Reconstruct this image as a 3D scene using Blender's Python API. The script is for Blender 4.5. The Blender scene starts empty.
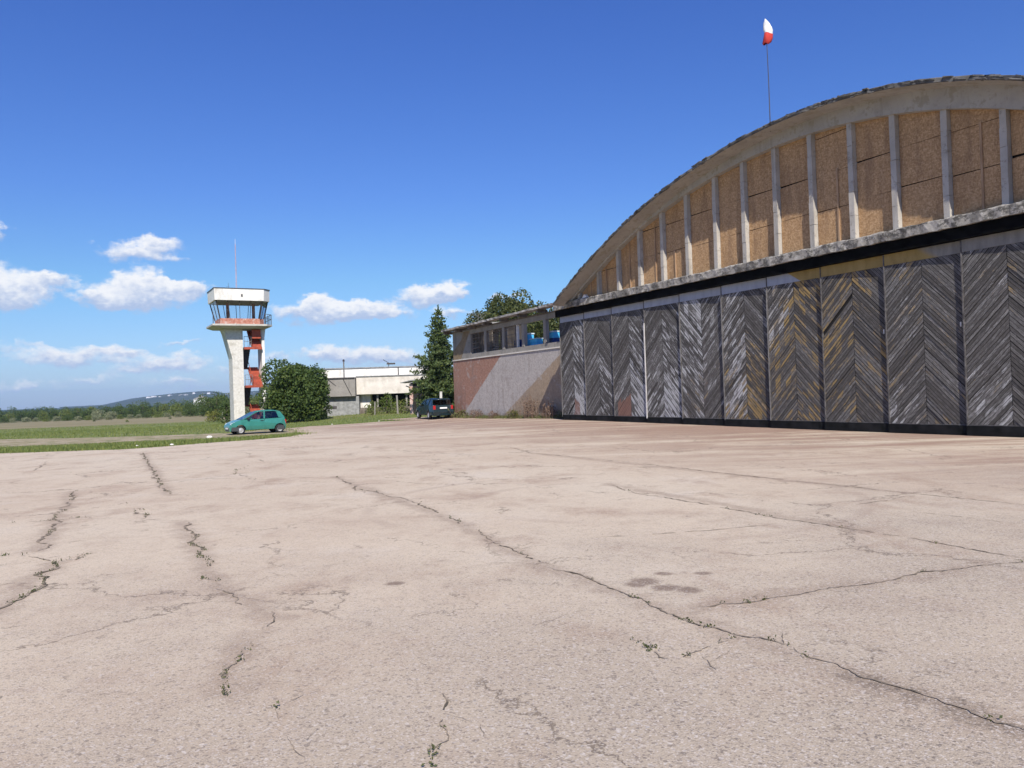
import bpy, bmesh, math, random
from math import sin, cos, tan, radians, degrees, pi, sqrt, atan2, asin
from mathutils import Vector, Matrix, noise as mnoise
from mathutils.geometry import delaunay_2d_cdt
random.seed(7)
HAZE = 9.5e-5
S = bpy.context.scene
C = S.collection

# ------------------------------------------------------------------ camera
ROLL, PITCH, FPX, EYE = radians(1.885), radians(0.613), 801.7, 1.6
_f = Vector((0, cos(PITCH), sin(PITCH))); _r = Vector((1, 0, 0)); _u = _r.cross(_f)
_r2 = _r*cos(ROLL) - _u*sin(ROLL); _u2 = _r*sin(ROLL) + _u*cos(ROLL)
cd = bpy.data.cameras.new("camera"); cam = bpy.data.objects.new("camera", cd); C.objects.link(cam)
m3 = Matrix((_r2, _u2, -_f)).transposed()
cam.matrix_world = Matrix.Translation((0, 0, EYE)) @ m3.to_4x4()
cd.sensor_width = 36; cd.lens = FPX/1024*36; cd.clip_start = .1; cd.clip_end = 40000
S.camera = cam

# ------------------------------------------------------------------ terrain
A0, DIST = radians(27.18), 21.017
NV = Vector((cos(A0), sin(A0))); UV_ = Vector((-sin(A0), cos(A0)))
def ss(a, b, x):
    t = max(0., min(1., (x-a)/(b-a))); return t*t*(3-2*t)
def ground_z(X, Y):
    u = UV_.x*X + UV_.y*Y; q = DIST - (NV.x*X + NV.y*Y)
    z = .11*ss(12, 35, u)*(1-ss(0, 9, q))
    z -= .40*ss(34, 50, u)*ss(-7, 7, q)
    d = -.42*X + .9*Y
    z -= .011*max(0., min(d, 320.)-60)*ss(-14, -34, X)
    return z
def ray(x, y):
    return _f + _r2*((x-512)/FPX) - _u2*((y-384)/FPX)
def gp(x, y):
    """the ground point seen at a photo position"""
    d = ray(x, y); z = 0.
    for _ in range(40):
        t = (z-EYE)/d.z; P = d*t; z = .5*z + .5*ground_z(P.x, P.y)
    t = (z-EYE)/d.z
    return Vector((d.x*t, d.y*t, z))
def at(x, y, Y):
    d = ray(x, y); t = Y/d.y
    return Vector((d.x*t, Y, EYE+d.z*t))
def hang(u, b, z=0.):
    """hangar coordinates: u along the door line, b out of the facade, to world"""
    p = NV*(DIST-b) + UV_*u
    return Vector((p.x, p.y, z))
HROT = A0 + pi/2

# ------------------------------------------------------------------ object helpers
def tag(o, label=None, cat=None, group=None, kind=None):
    if label: o['label'] = label
    if cat: o['category'] = cat
    if group: o['group'] = group
    if kind: o['kind'] = kind
    return o
def empty(name, loc=(0, 0, 0), rz=0, parent=None):
    o = bpy.data.objects.new(name, None); C.objects.link(o)
    o.location = loc; o.rotation_euler = (0, 0, rz); o.empty_display_size = .2
    if parent: o.parent = parent
    return o
class MB:
    def __init__(s):
        s.v, s.f, s.smooth = [], [], False
        s.cols, s.uvs = {}, {}
    def quad(s, *p):
        n = len(s.v); s.v += [tuple(q) for q in p]; s.f.append(tuple(range(n, n+len(p)))); return len(s.f)-1
    def box(s, x0, x1, y0, y1, z0, z1, M=None, jit=0):
        n = len(s.v)
        for z in (z0, z1):
            for x, y in ((x0, y0), (x1, y0), (x1, y1), (x0, y1)):
                p = Vector((x, y, z))
                if jit: p += Vector([random.uniform(-jit, jit) for _ in range(3)])
                if M is not None: p = M @ p
                s.v.append(tuple(p))
        for q in ((3, 2, 1, 0), (4, 5, 6, 7), (0, 1, 5, 4), (1, 2, 6, 5), (2, 3, 7, 6), (3, 0, 4, 7)):
            s.f.append(tuple(n+i for i in q))
    def bar(s, a, b, w, h=None, up=(0, 0, 1)):
        a, b = Vector(a), Vector(b); h = h or w
        d = (b-a).normalized(); up = Vector(up)
        if abs(d.dot(up)) > .98: up = Vector((0, 1, 0))
        x = d.cross(up).normalized(); y = x.cross(d)
        n = len(s.v)
        for e in (a, b):
            for i, j in ((-1, -1), (1, -1), (1, 1), (-1, 1)):
                s.v.append(tuple(e + x*(i*w/2) + y*(j*h/2)))
        for q in ((3, 2, 1, 0), (4, 5, 6, 7), (0, 1, 5, 4), (1, 2, 6, 5), (2, 3, 7, 6), (3, 0, 4, 7)):
            s.f.append(tuple(n+i for i in q))
    def tube(s, pts, rad, n=8, cap=True):
        pts = [Vector(p) for p in pts]
        if not hasattr(rad, '__len__'): rad = [rad]*len(pts)
        base = len(s.v); ref = Vector((0.13, .99, .05))
        for i, p in enumerate(pts):
            d = (pts[min(i+1, len(pts)-1)] - pts[max(i-1, 0)]).normalized()
            x = d.cross(ref)
            if x.length < .1: x = d.cross(Vector((1, 0, 0)))
            x.normalize(); y = d.cross(x)
            for k in range(n):
                a = 2*pi*k/n; s.v.append(tuple(p + (x*cos(a)+y*sin(a))*rad[i]))
        for i in range(len(pts)-1):
            for k in range(n):
                a = base+i*n+k; b = base+i*n+(k+1) % n
                s.f.append((a, b, b+n, a+n))
        if cap:
            s.f.append(tuple(base+k for k in reversed(range(n)))); e = base+(len(pts)-1)*n
            s.f.append(tuple(e+k for k in range(n)))
    def lathe(s, prof, n=20, M=None, axis='z'):
        base = len(s.v)
        for r, h in prof:
            for k in range(n):
                a = 2*pi*k/n
                p = Vector((r*cos(a), r*sin(a), h)) if axis == 'z' else Vector((r*cos(a), h, r*sin(a)))
                if M is not None: p = M @ p
                s.v.append(tuple(p))
        for i in range(len(prof)-1):
            for k in range(n):
                a = base+i*n+k; b = base+i*n+(k+1) % n; s.f.append((a, b, b+n, a+n))
    def prism(s, poly, y0, y1, ax='xz', M=None):
        """extrude a polygon drawn in the xz (or xy) plane"""
        n = len(s.v); k = len(poly)
        for y in (y0, y1):
            for a, b in poly:
                p = Vector((a, y, b)) if ax == 'xz' else Vector((a, b, y))
                if M is not None: p = M @ p
                s.v.append(tuple(p))
        s.f.append(tuple(n+i for i in range(k))); s.f.append(tuple(n+k+i for i in reversed(range(k))))
        for i in range(k):
            j = (i+1) % k; s.f.append((n+i, n+k+i, n+k+j, n+j))
    def build(s, name, mat, parent=None, smooth=False, bevel=0, fix=True):
        me = bpy.data.meshes.new(name); me.from_pydata(s.v, [], s.f); me.update()
        if s.cols:
            ca = me.color_attributes.new('col', 'FLOAT_COLOR', 'CORNER')
            for p in me.polygons:
                c = s.cols.get(p.index, (0, 0, 0, 1))
                for li in p.loop_indices: ca.data[li].color = c
        if s.uvs:
            ul = me.uv_layers.new(name='uv')
            for p in me.polygons:
                q = s.uvs.get(p.index)
                if q:
                    for li, w in zip(p.loop_indices, q): ul.data[li].uv = w
        if fix and not s.cols and not s.uvs:
            bm = bmesh.new(); bm.from_mesh(me); bmesh.ops.recalc_face_normals(bm, faces=bm.faces); bm.to_mesh(me); bm.free()
        me.materials.append(mat)
        o = bpy.data.objects.new(name, me); C.objects.link(o)
        if parent: o.parent = parent
        if smooth:
            for p in me.polygons: p.use_smooth = True
        if bevel:
            b = o.modifiers.new('bevel', 'BEVEL'); b.width = bevel; b.segments = 2; b.limit_method = 'ANGLE'; b.angle_limit = radians(35)
        return o
def copy_tree(o, parent=None):
    c = o.copy(); C.objects.link(c)
    if parent: c.parent = parent
    for ch in list(o.children): copy_tree(ch, c)
    return c

# ------------------------------------------------------------------ materials
class NT:
    def __init__(s, name):
        s.m = bpy.data.materials.new(name); s.m.use_nodes = True; s.t = s.m.node_tree; s.t.nodes.clear()
        s.out = s.n('ShaderNodeOutputMaterial')
    def n(s, t, **k):
        x = s.t.nodes.new(t)
        for a, b in k.items(): setattr(x, a, b)
        return x
    def l(s, a, b): s.t.links.new(a, b)
    def inp(s, node, key, val):
        if hasattr(val, 'is_linked') or isinstance(val, bpy.types.NodeSocket): s.l(val, node.inputs[key])
        else: node.inputs[key].default_value = val
    def coord(s, kind='Object', scale=(1, 1, 1), rot=(0, 0, 0), loc=(0, 0, 0)):
        if kind == 'World': o = s.n('ShaderNodeNewGeometry').outputs['Position']
        else: o = s.n('ShaderNodeTexCoord').outputs[kind]
        mp = s.n('ShaderNodeMapping'); mp.inputs['Scale'].default_value = scale; mp.inputs['Rotation'].default_value = rot; mp.inputs['Location'].default_value = loc
        s.l(o, mp.inputs[0]); return mp.outputs[0]
    def noise(s, vec, scale, detail=3, rough=.55, out='Fac', dist=0):
        x = s.n('ShaderNodeTexNoise'); s.l(vec, x.inputs['Vector']); x.inputs['Scale'].default_value = scale
        x.inputs['Detail'].default_value = detail; x.inputs['Roughness'].default_value = rough; x.inputs['Distortion'].default_value = dist
        return x.outputs[out]
    def voro(s, vec, scale, out='Distance', feature='F1'):
        x = s.n('ShaderNodeTexVoronoi', feature=feature); s.l(vec, x.inputs['Vector']); x.inputs['Scale'].default_value = scale
        return x.outputs[out]
    def ramp(s, fac, *stops, interp='LINEAR'):
        x = s.n('ShaderNodeValToRGB'); s.l(fac, x.inputs[0]); cr = x.color_ramp; cr.interpolation = interp
        while len(cr.elements) < len(stops): cr.elements.new(.5)
        for e, (p, c) in zip(cr.elements, stops):
            e.position = p; e.color = (c, c, c, 1) if not hasattr(c, '__len__') else (*c[:3], 1)
        return x.outputs[0]
    def mix(s, fac, a, b, mode='MIX'):
        x = s.n('ShaderNodeMix', data_type='RGBA', blend_type=mode)
        for k, v in ((0, fac), (6, a), (7, b)):
            if isinstance(v, bpy.types.NodeSocket): s.l(v, x.inputs[k])
            else: x.inputs[k].default_value = v if k == 0 else ((*v[:3], 1) if hasattr(v, '__len__') else (v, v, v, 1))
        return x.outputs[2]
    def math(s, op, a, b=0., c=None, clamp=False):
        x = s.n('ShaderNodeMath', operation=op, use_clamp=clamp)
        for k, v in enumerate((a, b, c)):
            if v is None: continue
            if isinstance(v, bpy.types.NodeSocket): s.l(v, x.inputs[k])
            else: x.inputs[k].default_value = v
        return x.outputs[0]
    def sstep(s, x, a, b):
        n = s.n('ShaderNodeMapRange', interpolation_type='SMOOTHSTEP'); s.inp(n, 0, x)
        n.inputs[1].default_value = a; n.inputs[2].default_value = b
        return n.outputs[0]
    def sep(s, v):
        n = s.n('ShaderNodeSeparateXYZ'); s.l(v, n.inputs[0]); return n.outputs
    def bump(s, h, strength=.3, dist=.02):
        b = s.n('ShaderNodeBump'); b.inputs['Strength'].default_value = strength; b.inputs['Distance'].default_value = dist; s.l(h, b.inputs['Height']); return b.outputs[0]
    def bsdf(s, col, rough=.8, normal=None, metal=0., spec=.3, coat=0.):
        p = s.n('ShaderNodeBsdfPrincipled'); s.inp(p, 'Base Color', col if isinstance(col, bpy.types.NodeSocket) else (*col[:3], 1)); s.inp(p, 'Roughness', rough)
        p.inputs['Metallic'].default_value = metal; p.inputs['Specular IOR Level'].default_value = spec; p.inputs['Coat Weight'].default_value = coat
        if normal is not None: s.l(normal, p.inputs['Normal'])
        s.l(p.outputs[0], s.out.inputs[0]); return s.m

def m_var(name, c1, c2, scale=2., rough=.8, stretch=(1, 1, 1), bump=.15, detail=4, spec=.25, kind='Object', dirt=None, dirtscale=.8, lo=.35, hi=.65):
    t = NT(name); v = t.coord(kind, stretch)
    n = t.noise(v, scale, detail, .6); col = t.ramp(n, (lo, c1), (hi, c2))
    if dirt:
        d = t.noise(v, dirtscale, 5, .65); col = t.mix(t.sstep(d, .5, .72), col, dirt)
    return t.bsdf(col, rough, t.bump(t.noise(v, scale*8, 3), bump, .02), spec=spec)
def m_flat(name, c, rough=.6, metal=0., spec=.4, coat=0.):
    t = NT(name); v = t.coord(); n = t.noise(v, 3, 4, .6)
    k = .82
    return t.bsdf(t.ramp(n, (.3, tuple(x*k for x in c)), (.7, tuple(min(1, x*1.1) for x in c))), rough, metal=metal, spec=spec, coat=coat)
def m_glass(name, tint=(.75, .8, .82), gloss=.12):
    t = NT(name)
    a = t.n('ShaderNodeBsdfTransparent'); a.inputs[0].default_value = (*tint, 1)
    g = t.n('ShaderNodeBsdfGlossy'); g.inputs['Roughness'].default_value = .03
    fr = t.n('ShaderNodeFresnel'); fr.inputs[0].default_value = 1.5
    mx = t.n('ShaderNodeMixShader'); t.l(t.math('ADD', fr.outputs[0], gloss-.04, clamp=True), mx.inputs[0]); t.l(a.outputs[0], mx.inputs[1]); t.l(g.outputs[0], mx.inputs[2])
    t.l(mx.outputs[0], t.out.inputs[0]); return t.m
def m_leaf(name, dark, light, tr=.35):
    t = NT(name)
    at_ = t.n('ShaderNodeAttribute'); at_.attribute_name = 'col'
    sp = t.sep(at_.outputs['Vector'])
    col = t.mix(sp[0], dark, light)
    col = t.mix(t.math('MULTIPLY', sp[1], .5), col, (light[0]*1.5, light[1]*1.15, light[2]*.8))
    d = t.n('ShaderNodeBsdfPrincipled'); t.l(col, d.inputs['Base Color']); d.inputs['Roughness'].default_value = .6; d.inputs['Specular IOR Level'].default_value = .25
    b = t.n('ShaderNodeBsdfTranslucent'); t.l(col, b.inputs[0])
    mx = t.n('ShaderNodeMixShader'); mx.inputs[0].default_value = tr
    t.l(d.outputs[0], mx.inputs[1]); t.l(b.outputs[0], mx.inputs[2]); t.l(mx.outputs[0], t.out.inputs[0]); return t.m

# apron: old concrete/asphalt with pinkish aggregate
def m_apron():
    t = NT('aged_apron'); v = t.coord('World')
    big = t.noise(v, .11, 4, .6); mid = t.noise(v, .55, 5, .62); fine = t.noise(v, 7., 4, .65)
    col = t.ramp(big, (.3, (.495, .39, .285)), (.5, (.56, .46, .34)), (.72, (.585, .50, .38)))
    col = t.mix(t.math('MULTIPLY', t.sstep(mid, .50, .72), .55), col, (.38, .275, .20))
    col = t.mix(t.math('MULTIPLY', t.sstep(mid, .47, .27), .5), col, (.60, .52, .42))
    # stains dragged along the door line
    vs = t.coord('World', (.09, .6, 1), (0, 0, -HROT)); st = t.noise(vs, 1., 6, .7, dist=.6)
    dd = t.math('ADD', t.math('MULTIPLY', t.sep(v)[0], NV.x), t.math('MULTIPLY', t.sep(v)[1], NV.y))
    near = t.sstep(dd, 7., 18.)
    col = t.mix(t.math('MULTIPLY', t.math('MULTIPLY', t.sstep(st, .36, .56), near), .75), col, (.25, .145, .105))
    col = t.mix(t.math('MULTIPLY', t.math('MULTIPLY', t.sstep(st, .40, .28), near), .4), col, (.55, .47, .38))
    # a broad area where the binder has worn off and grey stone lies bare (camera side and towards the lower right)
    s = t.sep(v); wo = t.noise(v, .35, 5, .65)
    worn = t.sstep(t.math('ADD', t.math('ADD', t.math('MULTIPLY', s[1], -.10), t.math('MULTIPLY', s[0], .06)), t.math('MULTIPLY', wo, 1.5)), -.35, .75)
    col = t.mix(t.math('MULTIPLY', worn, .75), col, (.345, .285, .218))
    dirtc = t.noise(t.coord('World', (1., .6, 1)), .9, 6, .7)
    col = t.mix(t.math('MULTIPLY', t.sstep(dirtc, .50, .70), .6), col, (.34, .24, .17))
    col = t.mix(t.math('MULTIPLY', t.sstep(fine, .5, .7), .22), col, (.31, .235, .19))
    # web of hairline cracks, broken up
    wv = t.n('ShaderNodeTexNoise'); t.l(v, wv.inputs['Vector']); wv.inputs['Scale'].default_value = 1.3; wv.inputs['Detail'].default_value = 6; wv.inputs['Roughness'].default_value = .7
    def warp(amount):
        a = t.n('ShaderNodeVectorMath', operation='SUBTRACT'); t.l(wv.outputs['Color'], a.inputs[0]); a.inputs[1].default_value = (.5, .5, .5)
        b = t.n('ShaderNodeVectorMath', operation='SCALE'); t.l(a.outputs[0], b.inputs[0]); b.inputs['Scale'].default_value = amount
        c = t.n('ShaderNodeVectorMath', operation='ADD'); t.l(v, c.inputs[0]); t.l(b.outputs[0], c.inputs[1]); return c.outputs[0]
    wv1 = warp(1.1)
    for sc_, wd, lo_, k_ in ((.23, .006, .47, .7), (.6, .011, .53, .55), (1.7, .018, .6, .4)):
        e = t.voro(wv1, sc_, 'Distance', 'DISTANCE_TO_EDGE'); msk = t.noise(v, sc_*1.9, 3, .6)
        line = t.math('MULTIPLY', t.sstep(e, wd, wd*.25), t.sstep(msk, lo_, lo_+.08))
        col = t.mix(t.math('MULTIPLY', line, k_), col, (.13, .10, .072))
    # crumbled, dirt-filled margins of the long cracks
    wv2 = warp(.42)
    def seg(a, b):
        d = b-a; n1 = t.n('ShaderNodeVectorMath', operation='SUBTRACT'); t.l(wv2, n1.inputs[0]); n1.inputs[1].default_value = (a.x, a.y, 0)
        n2 = t.n('ShaderNodeVectorMath', operation='MULTIPLY'); t.l(n1.outputs[0], n2.inputs[0]); n2.inputs[1].default_value = (1, 1, 0)
        dt = t.n('ShaderNodeVectorMath', operation='DOT_PRODUCT'); t.l(n2.outputs[0], dt.inputs[0]); dt.inputs[1].default_value = (d.x, d.y, 0)
        k = t.math('MULTIPLY', dt.outputs['Value'], 1/(d.x*d.x+d.y*d.y), clamp=True)
        n3 = t.n('ShaderNodeVectorMath', operation='SCALE'); n3.inputs[0].default_value = (d.x, d.y, 0); t.l(k, n3.inputs['Scale'])
        n4 = t.n('ShaderNodeVectorMath', operation='DISTANCE'); t.l(n2.outputs[0], n4.inputs[0]); t.l(n3.outputs[0], n4.inputs[1]); return n4.outputs['Value']
    dmin = None
    for pa, pb in (((335, 478), (440, 517)), ((440, 517), (545, 570)), ((545, 570), (740, 640)), ((740, 640), (870, 684)), ((870, 684), (1045, 742)), ((74, 492), (40, 552)), ((56, 565), (-12, 618)), ((143, 454), (170, 496)), ((182, 523), (212, 585)), ((212, 585), (276, 620)), ((607, 485), (862, 532)), ((690, 611), (987, 567)), ((532, 454), (912, 495)), ((252, 640), (225, 698))):
        k = seg(gp(*pa), gp(*pb)); dmin = k if dmin is None else t.math('MINIMUM', dmin, k)
    cr = t.noise(v, 3.2, 5, .7)
    halo = t.math('MULTIPLY', t.sstep(t.math('ADD', dmin, t.math('MULTIPLY', t.math('SUBTRACT', cr, .5), .55)), .22, -.02), .55)
    col = t.mix(halo, col, (.30, .225, .165))
    wide = seg(gp(850, 676), gp(1045, 742))
    wm = t.sstep(t.math('ADD', wide, t.math('MULTIPLY', t.math('SUBTRACT', t.noise(v, 9., 8, .85), .5), .75)), .13, .02)
    col = t.mix(t.math('MULTIPLY', wm, .72), col, t.ramp(t.noise(v, 40., 4, .7), (.35, (.12, .092, .068)), (.6, (.30, .235, .175))))
    # old oil drips
    oil = None
    for (px, py, rx, ry) in ((646, 583.5, .16, .085), (636, 587, .11, .06), (664, 590, .16, .07), (687, 592.5, .14, .07), (705, 575.5, .10, .045), (664, 576, .10, .04), (395, 586, .12, .05)):
        c = gp(px, py); n1 = t.n('ShaderNodeVectorMath', operation='SUBTRACT'); t.l(warp(.16) if oil is None else wv3, n1.inputs[0]); n1.inputs[1].default_value = tuple(c)
        if oil is None: wv3 = n1.inputs[0].links[0].from_socket
        n2 = t.n('ShaderNodeVectorMath', operation='MULTIPLY'); t.l(n1.outputs[0], n2.inputs[0]); n2.inputs[1].default_value = (1/rx, .5/ry, 0)
        ln = t.n('ShaderNodeVectorMath', operation='LENGTH'); t.l(n2.outputs[0], ln.inputs[0]); oil = ln.outputs['Value'] if oil is None else t.math('MINIMUM', oil, ln.outputs['Value'])
    om = t.sstep(t.math('ADD', oil, t.math('MULTIPLY', t.math('SUBTRACT', t.noise(v, 14., 4, .7), .5), .9)), 1.0, .4)
    col = t.mix(t.math('MULTIPLY', om, .72), col, (.145, .095, .068))
    # pale tyre arc left by turning vehicles
    cc = gp(610, 500); rd = (gp(852, 520)-cc).length
    dd2 = t.n('ShaderNodeVectorMath', operation='DISTANCE'); t.l(warp(.1), dd2.inputs[0]); dd2.inputs[1].default_value = tuple(cc)
    arcm = None
    for r_ in (rd, rd-1.35):
        q = t.sstep(t.math('ABSOLUTE', t.math('SUBTRACT', dd2.outputs['Value'], r_)), .16, .02); arcm = q if arcm is None else t.math('MAXIMUM', arcm, q)
    col = t.mix(t.math('MULTIPLY', t.math('MULTIPLY', arcm, t.sstep(t.noise(v, .5, 3), .42, .62)), .3), col, (.30, .22, .17))
    # aggregate: light and dark stones of two sizes
    amt = t.math('ADD', .45, t.math('MULTIPLY', worn, .55))
    sc = t.sep(t.voro(v, 120., 'Color')); s2 = t.sep(t.voro(v, 62., 'Color'))
    col = t.mix(t.math('MULTIPLY', t.math('MULTIPLY', t.sstep(sc[0], .72, .95), .6), amt), col, (.15, .12, .105))
    col = t.mix(t.math('MULTIPLY', t.math('MULTIPLY', t.sstep(sc[1], .76, 1.), .6), amt), col, (.62, .55, .49))
    col = t.mix(t.math('MULTIPLY', t.math('MULTIPLY', t.sstep(s2[0], .88, .96), .6), amt), col, (.14, .115, .10))
    col = t.mix(t.math('MULTIPLY', t.math('MULTIPLY', t.sstep(s2[1], .93, .98), .5), amt), col, (.62, .56, .50))
    h = t.math('ADD', t.math('MULTIPLY', t.voro(v, 110.), .5), t.noise(v, 18., 4, .75))
    return t.bsdf(col, .9, t.bump(h, .4, .010), spec=.15)

def m_concrete(name, base=(.34, .315, .28), dark=(.07, .065, .055), streak=True, amount=.5, light=None, moss=None):
    t = NT(name); v = t.coord(); n = t.noise(v, 1.1, 6, .65); col = t.ramp(n, (.3, tuple(x*.78 for x in base)), (.7, light or tuple(min(1, x*1.12) for x in base)))
    if streak:
        vs = t.coord(scale=(3.5, 3.5, .25)); k = t.noise(vs, 1., 5, .65)
        col = t.mix(t.math('MULTIPLY', t.sstep(k, .52, .72), amount), col, dark)
    b = t.noise(v, 4.5, 6, .72)
    col = t.mix(t.math('MULTIPLY', t.sstep(b, .56, .64), amount), col, dark)
    if moss:
        mo = t.noise(v, 2.2, 5, .7); col = t.mix(t.math('MULTIPLY', t.sstep(mo, .52, .62), .7), col, moss)
    return t.bsdf(col, .92, t.bump(t.noise(v, 16, 5, .7), .4, .02), spec=.15)

def m_mossy():
    t = NT('mossy_concrete'); v = t.coord(); n = t.noise(v, 3., 6, .7)
    col = t.ramp(n, (.3, (.22, .20, .17)), (.7, (.50, .47, .42)))
    k = t.noise(t.coord(scale=(1, 1, 1.6)), 3.6, 7, .78); col = t.mix(t.math('MULTIPLY', t.sstep(k, .49, .56), .75), col, (.06, .057, .05))
    k2 = t.noise(t.coord(scale=(1, 1, .6)), 1.1, 5, .7); col = t.mix(t.math('MULTIPLY', t.sstep(k2, .52, .6), .55), col, (.06, .055, .048))
    k3 = t.noise(v, 9., 4, .7); col = t.mix(t.math('MULTIPLY', t.sstep(k3, .6, .68), .6), col, (.55, .53, .48))
    return t.bsdf(col, .95, t.bump(k, .6, .03), spec=.1)

def m_planks():
    t = NT('weathered_planks')
    a = t.n('ShaderNodeAttribute'); a.attribute_name = 'col'; sp = t.sep(a.outputs['Vector']); red = a.outputs['Alpha']
    uv = t.n('ShaderNodeUVMap'); uv.uv_map = 'uv'
    def mp(sx, sy):
        m = t.n('ShaderNodeMapping'); m.inputs['Scale'].default_value = (sx, sy, 1); t.l(uv.outputs[0], m.inputs[0]); return m.outputs[0]
    g1 = t.noise(mp(2.6, 34), 1., 4, .65); g2 = t.noise(mp(4.5, 70), 1., 4, .65); g3 = t.noise(mp(1.8, 17), 1., 4, .7); g4 = t.noise(mp(11, 42), 1., 3, .7)
    tone = t.math('ADD', t.math('MULTIPLY', sp[2], .16), t.math('ADD', t.math('MULTIPLY', g1, .5), t.math('MULTIPLY', g4, .36)))
    col = t.ramp(tone, (.3, (.047, .042, .038)), (.5, (.088, .081, .075)), (.72, (.17, .16, .15)))
    col = t.mix(t.math('MULTIPLY', t.sstep(g2, .5, .7), .5), col, (.05, .045, .042))
    grey = t.math('MULTIPLY', t.sstep(t.math('ADD', g2, t.math('MULTIPLY', sp[2], .1)), .58, .68), .75)
    grey = t.math('MULTIPLY', grey, t.math('ADD', .35, sp[0], clamp=True)); col = t.mix(grey, col, (.36, .35, .34))
    k = t.math('ADD', t.math('ADD', t.math('MULTIPLY', g1, .40), t.math('MULTIPLY', g3, .33)), t.math('MULTIPLY', g4, .32))     # ~0.52 mean
    def lay(col, dens, c):
        th = t.math('SUBTRACT', .90, t.math('MULTIPLY', dens, .58))
        msk = t.math('MULTIPLY', t.math('SUBTRACT', k, th), 12., clamp=True)
        return t.mix(t.math('MULTIPLY', msk, .9), col, c)
    col = lay(col, sp[1], (.33, .225, .09)); col = lay(col, sp[0], (.47, .465, .46)); col = lay(col, red, (.23, .125, .095))
    return t.bsdf(col, .85, t.bump(t.math('ADD', g1, g2), .4, .01), spec=.2)

def m_osb():
    t = NT('osb_board'); v = t.coord()
    vs = t.coord(scale=(16, 16, 34), rot=(0, .5, 0)); c1 = t.sep(t.voro(vs, 1.0, 'Color'))
    vs2 = t.coord(scale=(34, 34, 15), rot=(0, .4, 0)); c2 = t.sep(t.voro(vs2, 1.0, 'Color'))
    k = t.math('ADD', t.math('MULTIPLY', c1[0], .5), t.math('MULTIPLY', c2[1], .5))
    col = t.ramp(k, (.05, (.30, .18, .088)), (.5, (.43, .265, .135)), (.95, (.56, .37, .205)))
    w = t.noise(t.coord(scale=(2, 2, .35)), 1.2, 5, .6); col = t.mix(t.math('MULTIPLY', t.sstep(w, .45, .7), .55), col, (.20, .12, .07))
    return t.bsdf(col, .8, t.bump(k, .25, .006), spec=.2)

def m_paintwall():
    """roughcast wall with three diagonal fields of paint (object space: x along the wall, z up)"""
    t = NT('roughcast_painted'); v = t.coord(); s = t.sep(v)
    grain = t.noise(v, 9., 5, .8); n1 = t.noise(t.coord(scale=(1.5, 1.5, .4)), 1.2, 6, .65)
    def tint(a, b): return t.ramp(grain, (.3, a), (.7, b))
    terra = tint((.24, .125, .088), (.42, .25, .185)); white = tint((.29, .26, .235), (.55, .50, .455)); ochre = tint((.25, .185, .125), (.42, .325, .235))
    # line 1: (45.79,3.83)-(51.37,.42); beyond it (larger u) terracotta
    e1 = t.math('ADD', s[0], t.math('MULTIPLY', s[2], 5.58/3.41)); e1 = t.math('ADD', e1, t.math('MULTIPLY', t.noise(v, 7., 5, .7), .35))
    f1 = t.sstep(e1, 45.79+3.83*5.58/3.41+.02, 45.79+3.83*5.58/3.41+.14)
    # line 2: (39.04,3.24)-(42.95,1.38): below/right of it ochre
    k2 = 3.91/1.86; e2 = t.math('ADD', s[0], t.math('MULTIPLY', s[2], k2)); e2 = t.math('ADD', e2, t.math('MULTIPLY', t.noise(v, 6., 5, .7), .45))
    f2 = t.sstep(e2, 39.04+3.24*k2+.2, 39.04+3.24*k2-.0)
    col = t.mix(f1, white, terra); col = t.mix(f2, col, ochre)
    col = t.mix(t.math('MULTIPLY', t.sstep(n1, .5, .75), .4), col, (.16, .13, .11))
    pl = t.noise(v, 1.6, 6, .75); col = t.mix(t.math('MULTIPLY', t.sstep(pl, .56, .62), .5), col, (.42, .39, .36)); p2 = t.noise(v, .9, 6, .75); col = t.mix(t.math('MULTIPLY', t.sstep(p2, .55, .66), .4), col, (.24, .20, .175)); bs = t.math('ADD', s[2], t.math('MULTIPLY', t.noise(t.coord(scale=(3, 3, 1)), 1., 5, .7), 1.0)); col = t.mix(t.math('MULTIPLY', t.sstep(bs, 1.05, .35), .55), col, (.17, .145, .12))
    return t.bsdf(col, .95, t.bump(grain, .6, .02), spec=.1)

def m_header():
    t = NT('header_paint'); v = t.coord(); s = t.sep(v)
    n = t.noise(t.coord(scale=(2, 2, .6)), 1.6, 6, .65)
    e = t.math('ADD', s[0], t.math('MULTIPLY', s[2], -1.6))        # u - 1.6 z : slanted limits between the colours
    pale = t.ramp(n, (.3, (.27, .295, .34)), (.7, (.38, .40, .45))); och = t.ramp(n, (.3, (.24, .17, .06)), (.7, (.36, .26, .10))); gry = t.ramp(n, (.3, (.16, .15, .135)), (.7, (.27, .255, .225)))
    col = t.mix(t.sstep(e, 19.55-8.2, 19.62-8.2), och, pale); col = t.mix(t.sstep(e, 14.9-8.2, 14.5-8.2), col, gry)
    return t.bsdf(col, .8, spec=.2)

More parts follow.
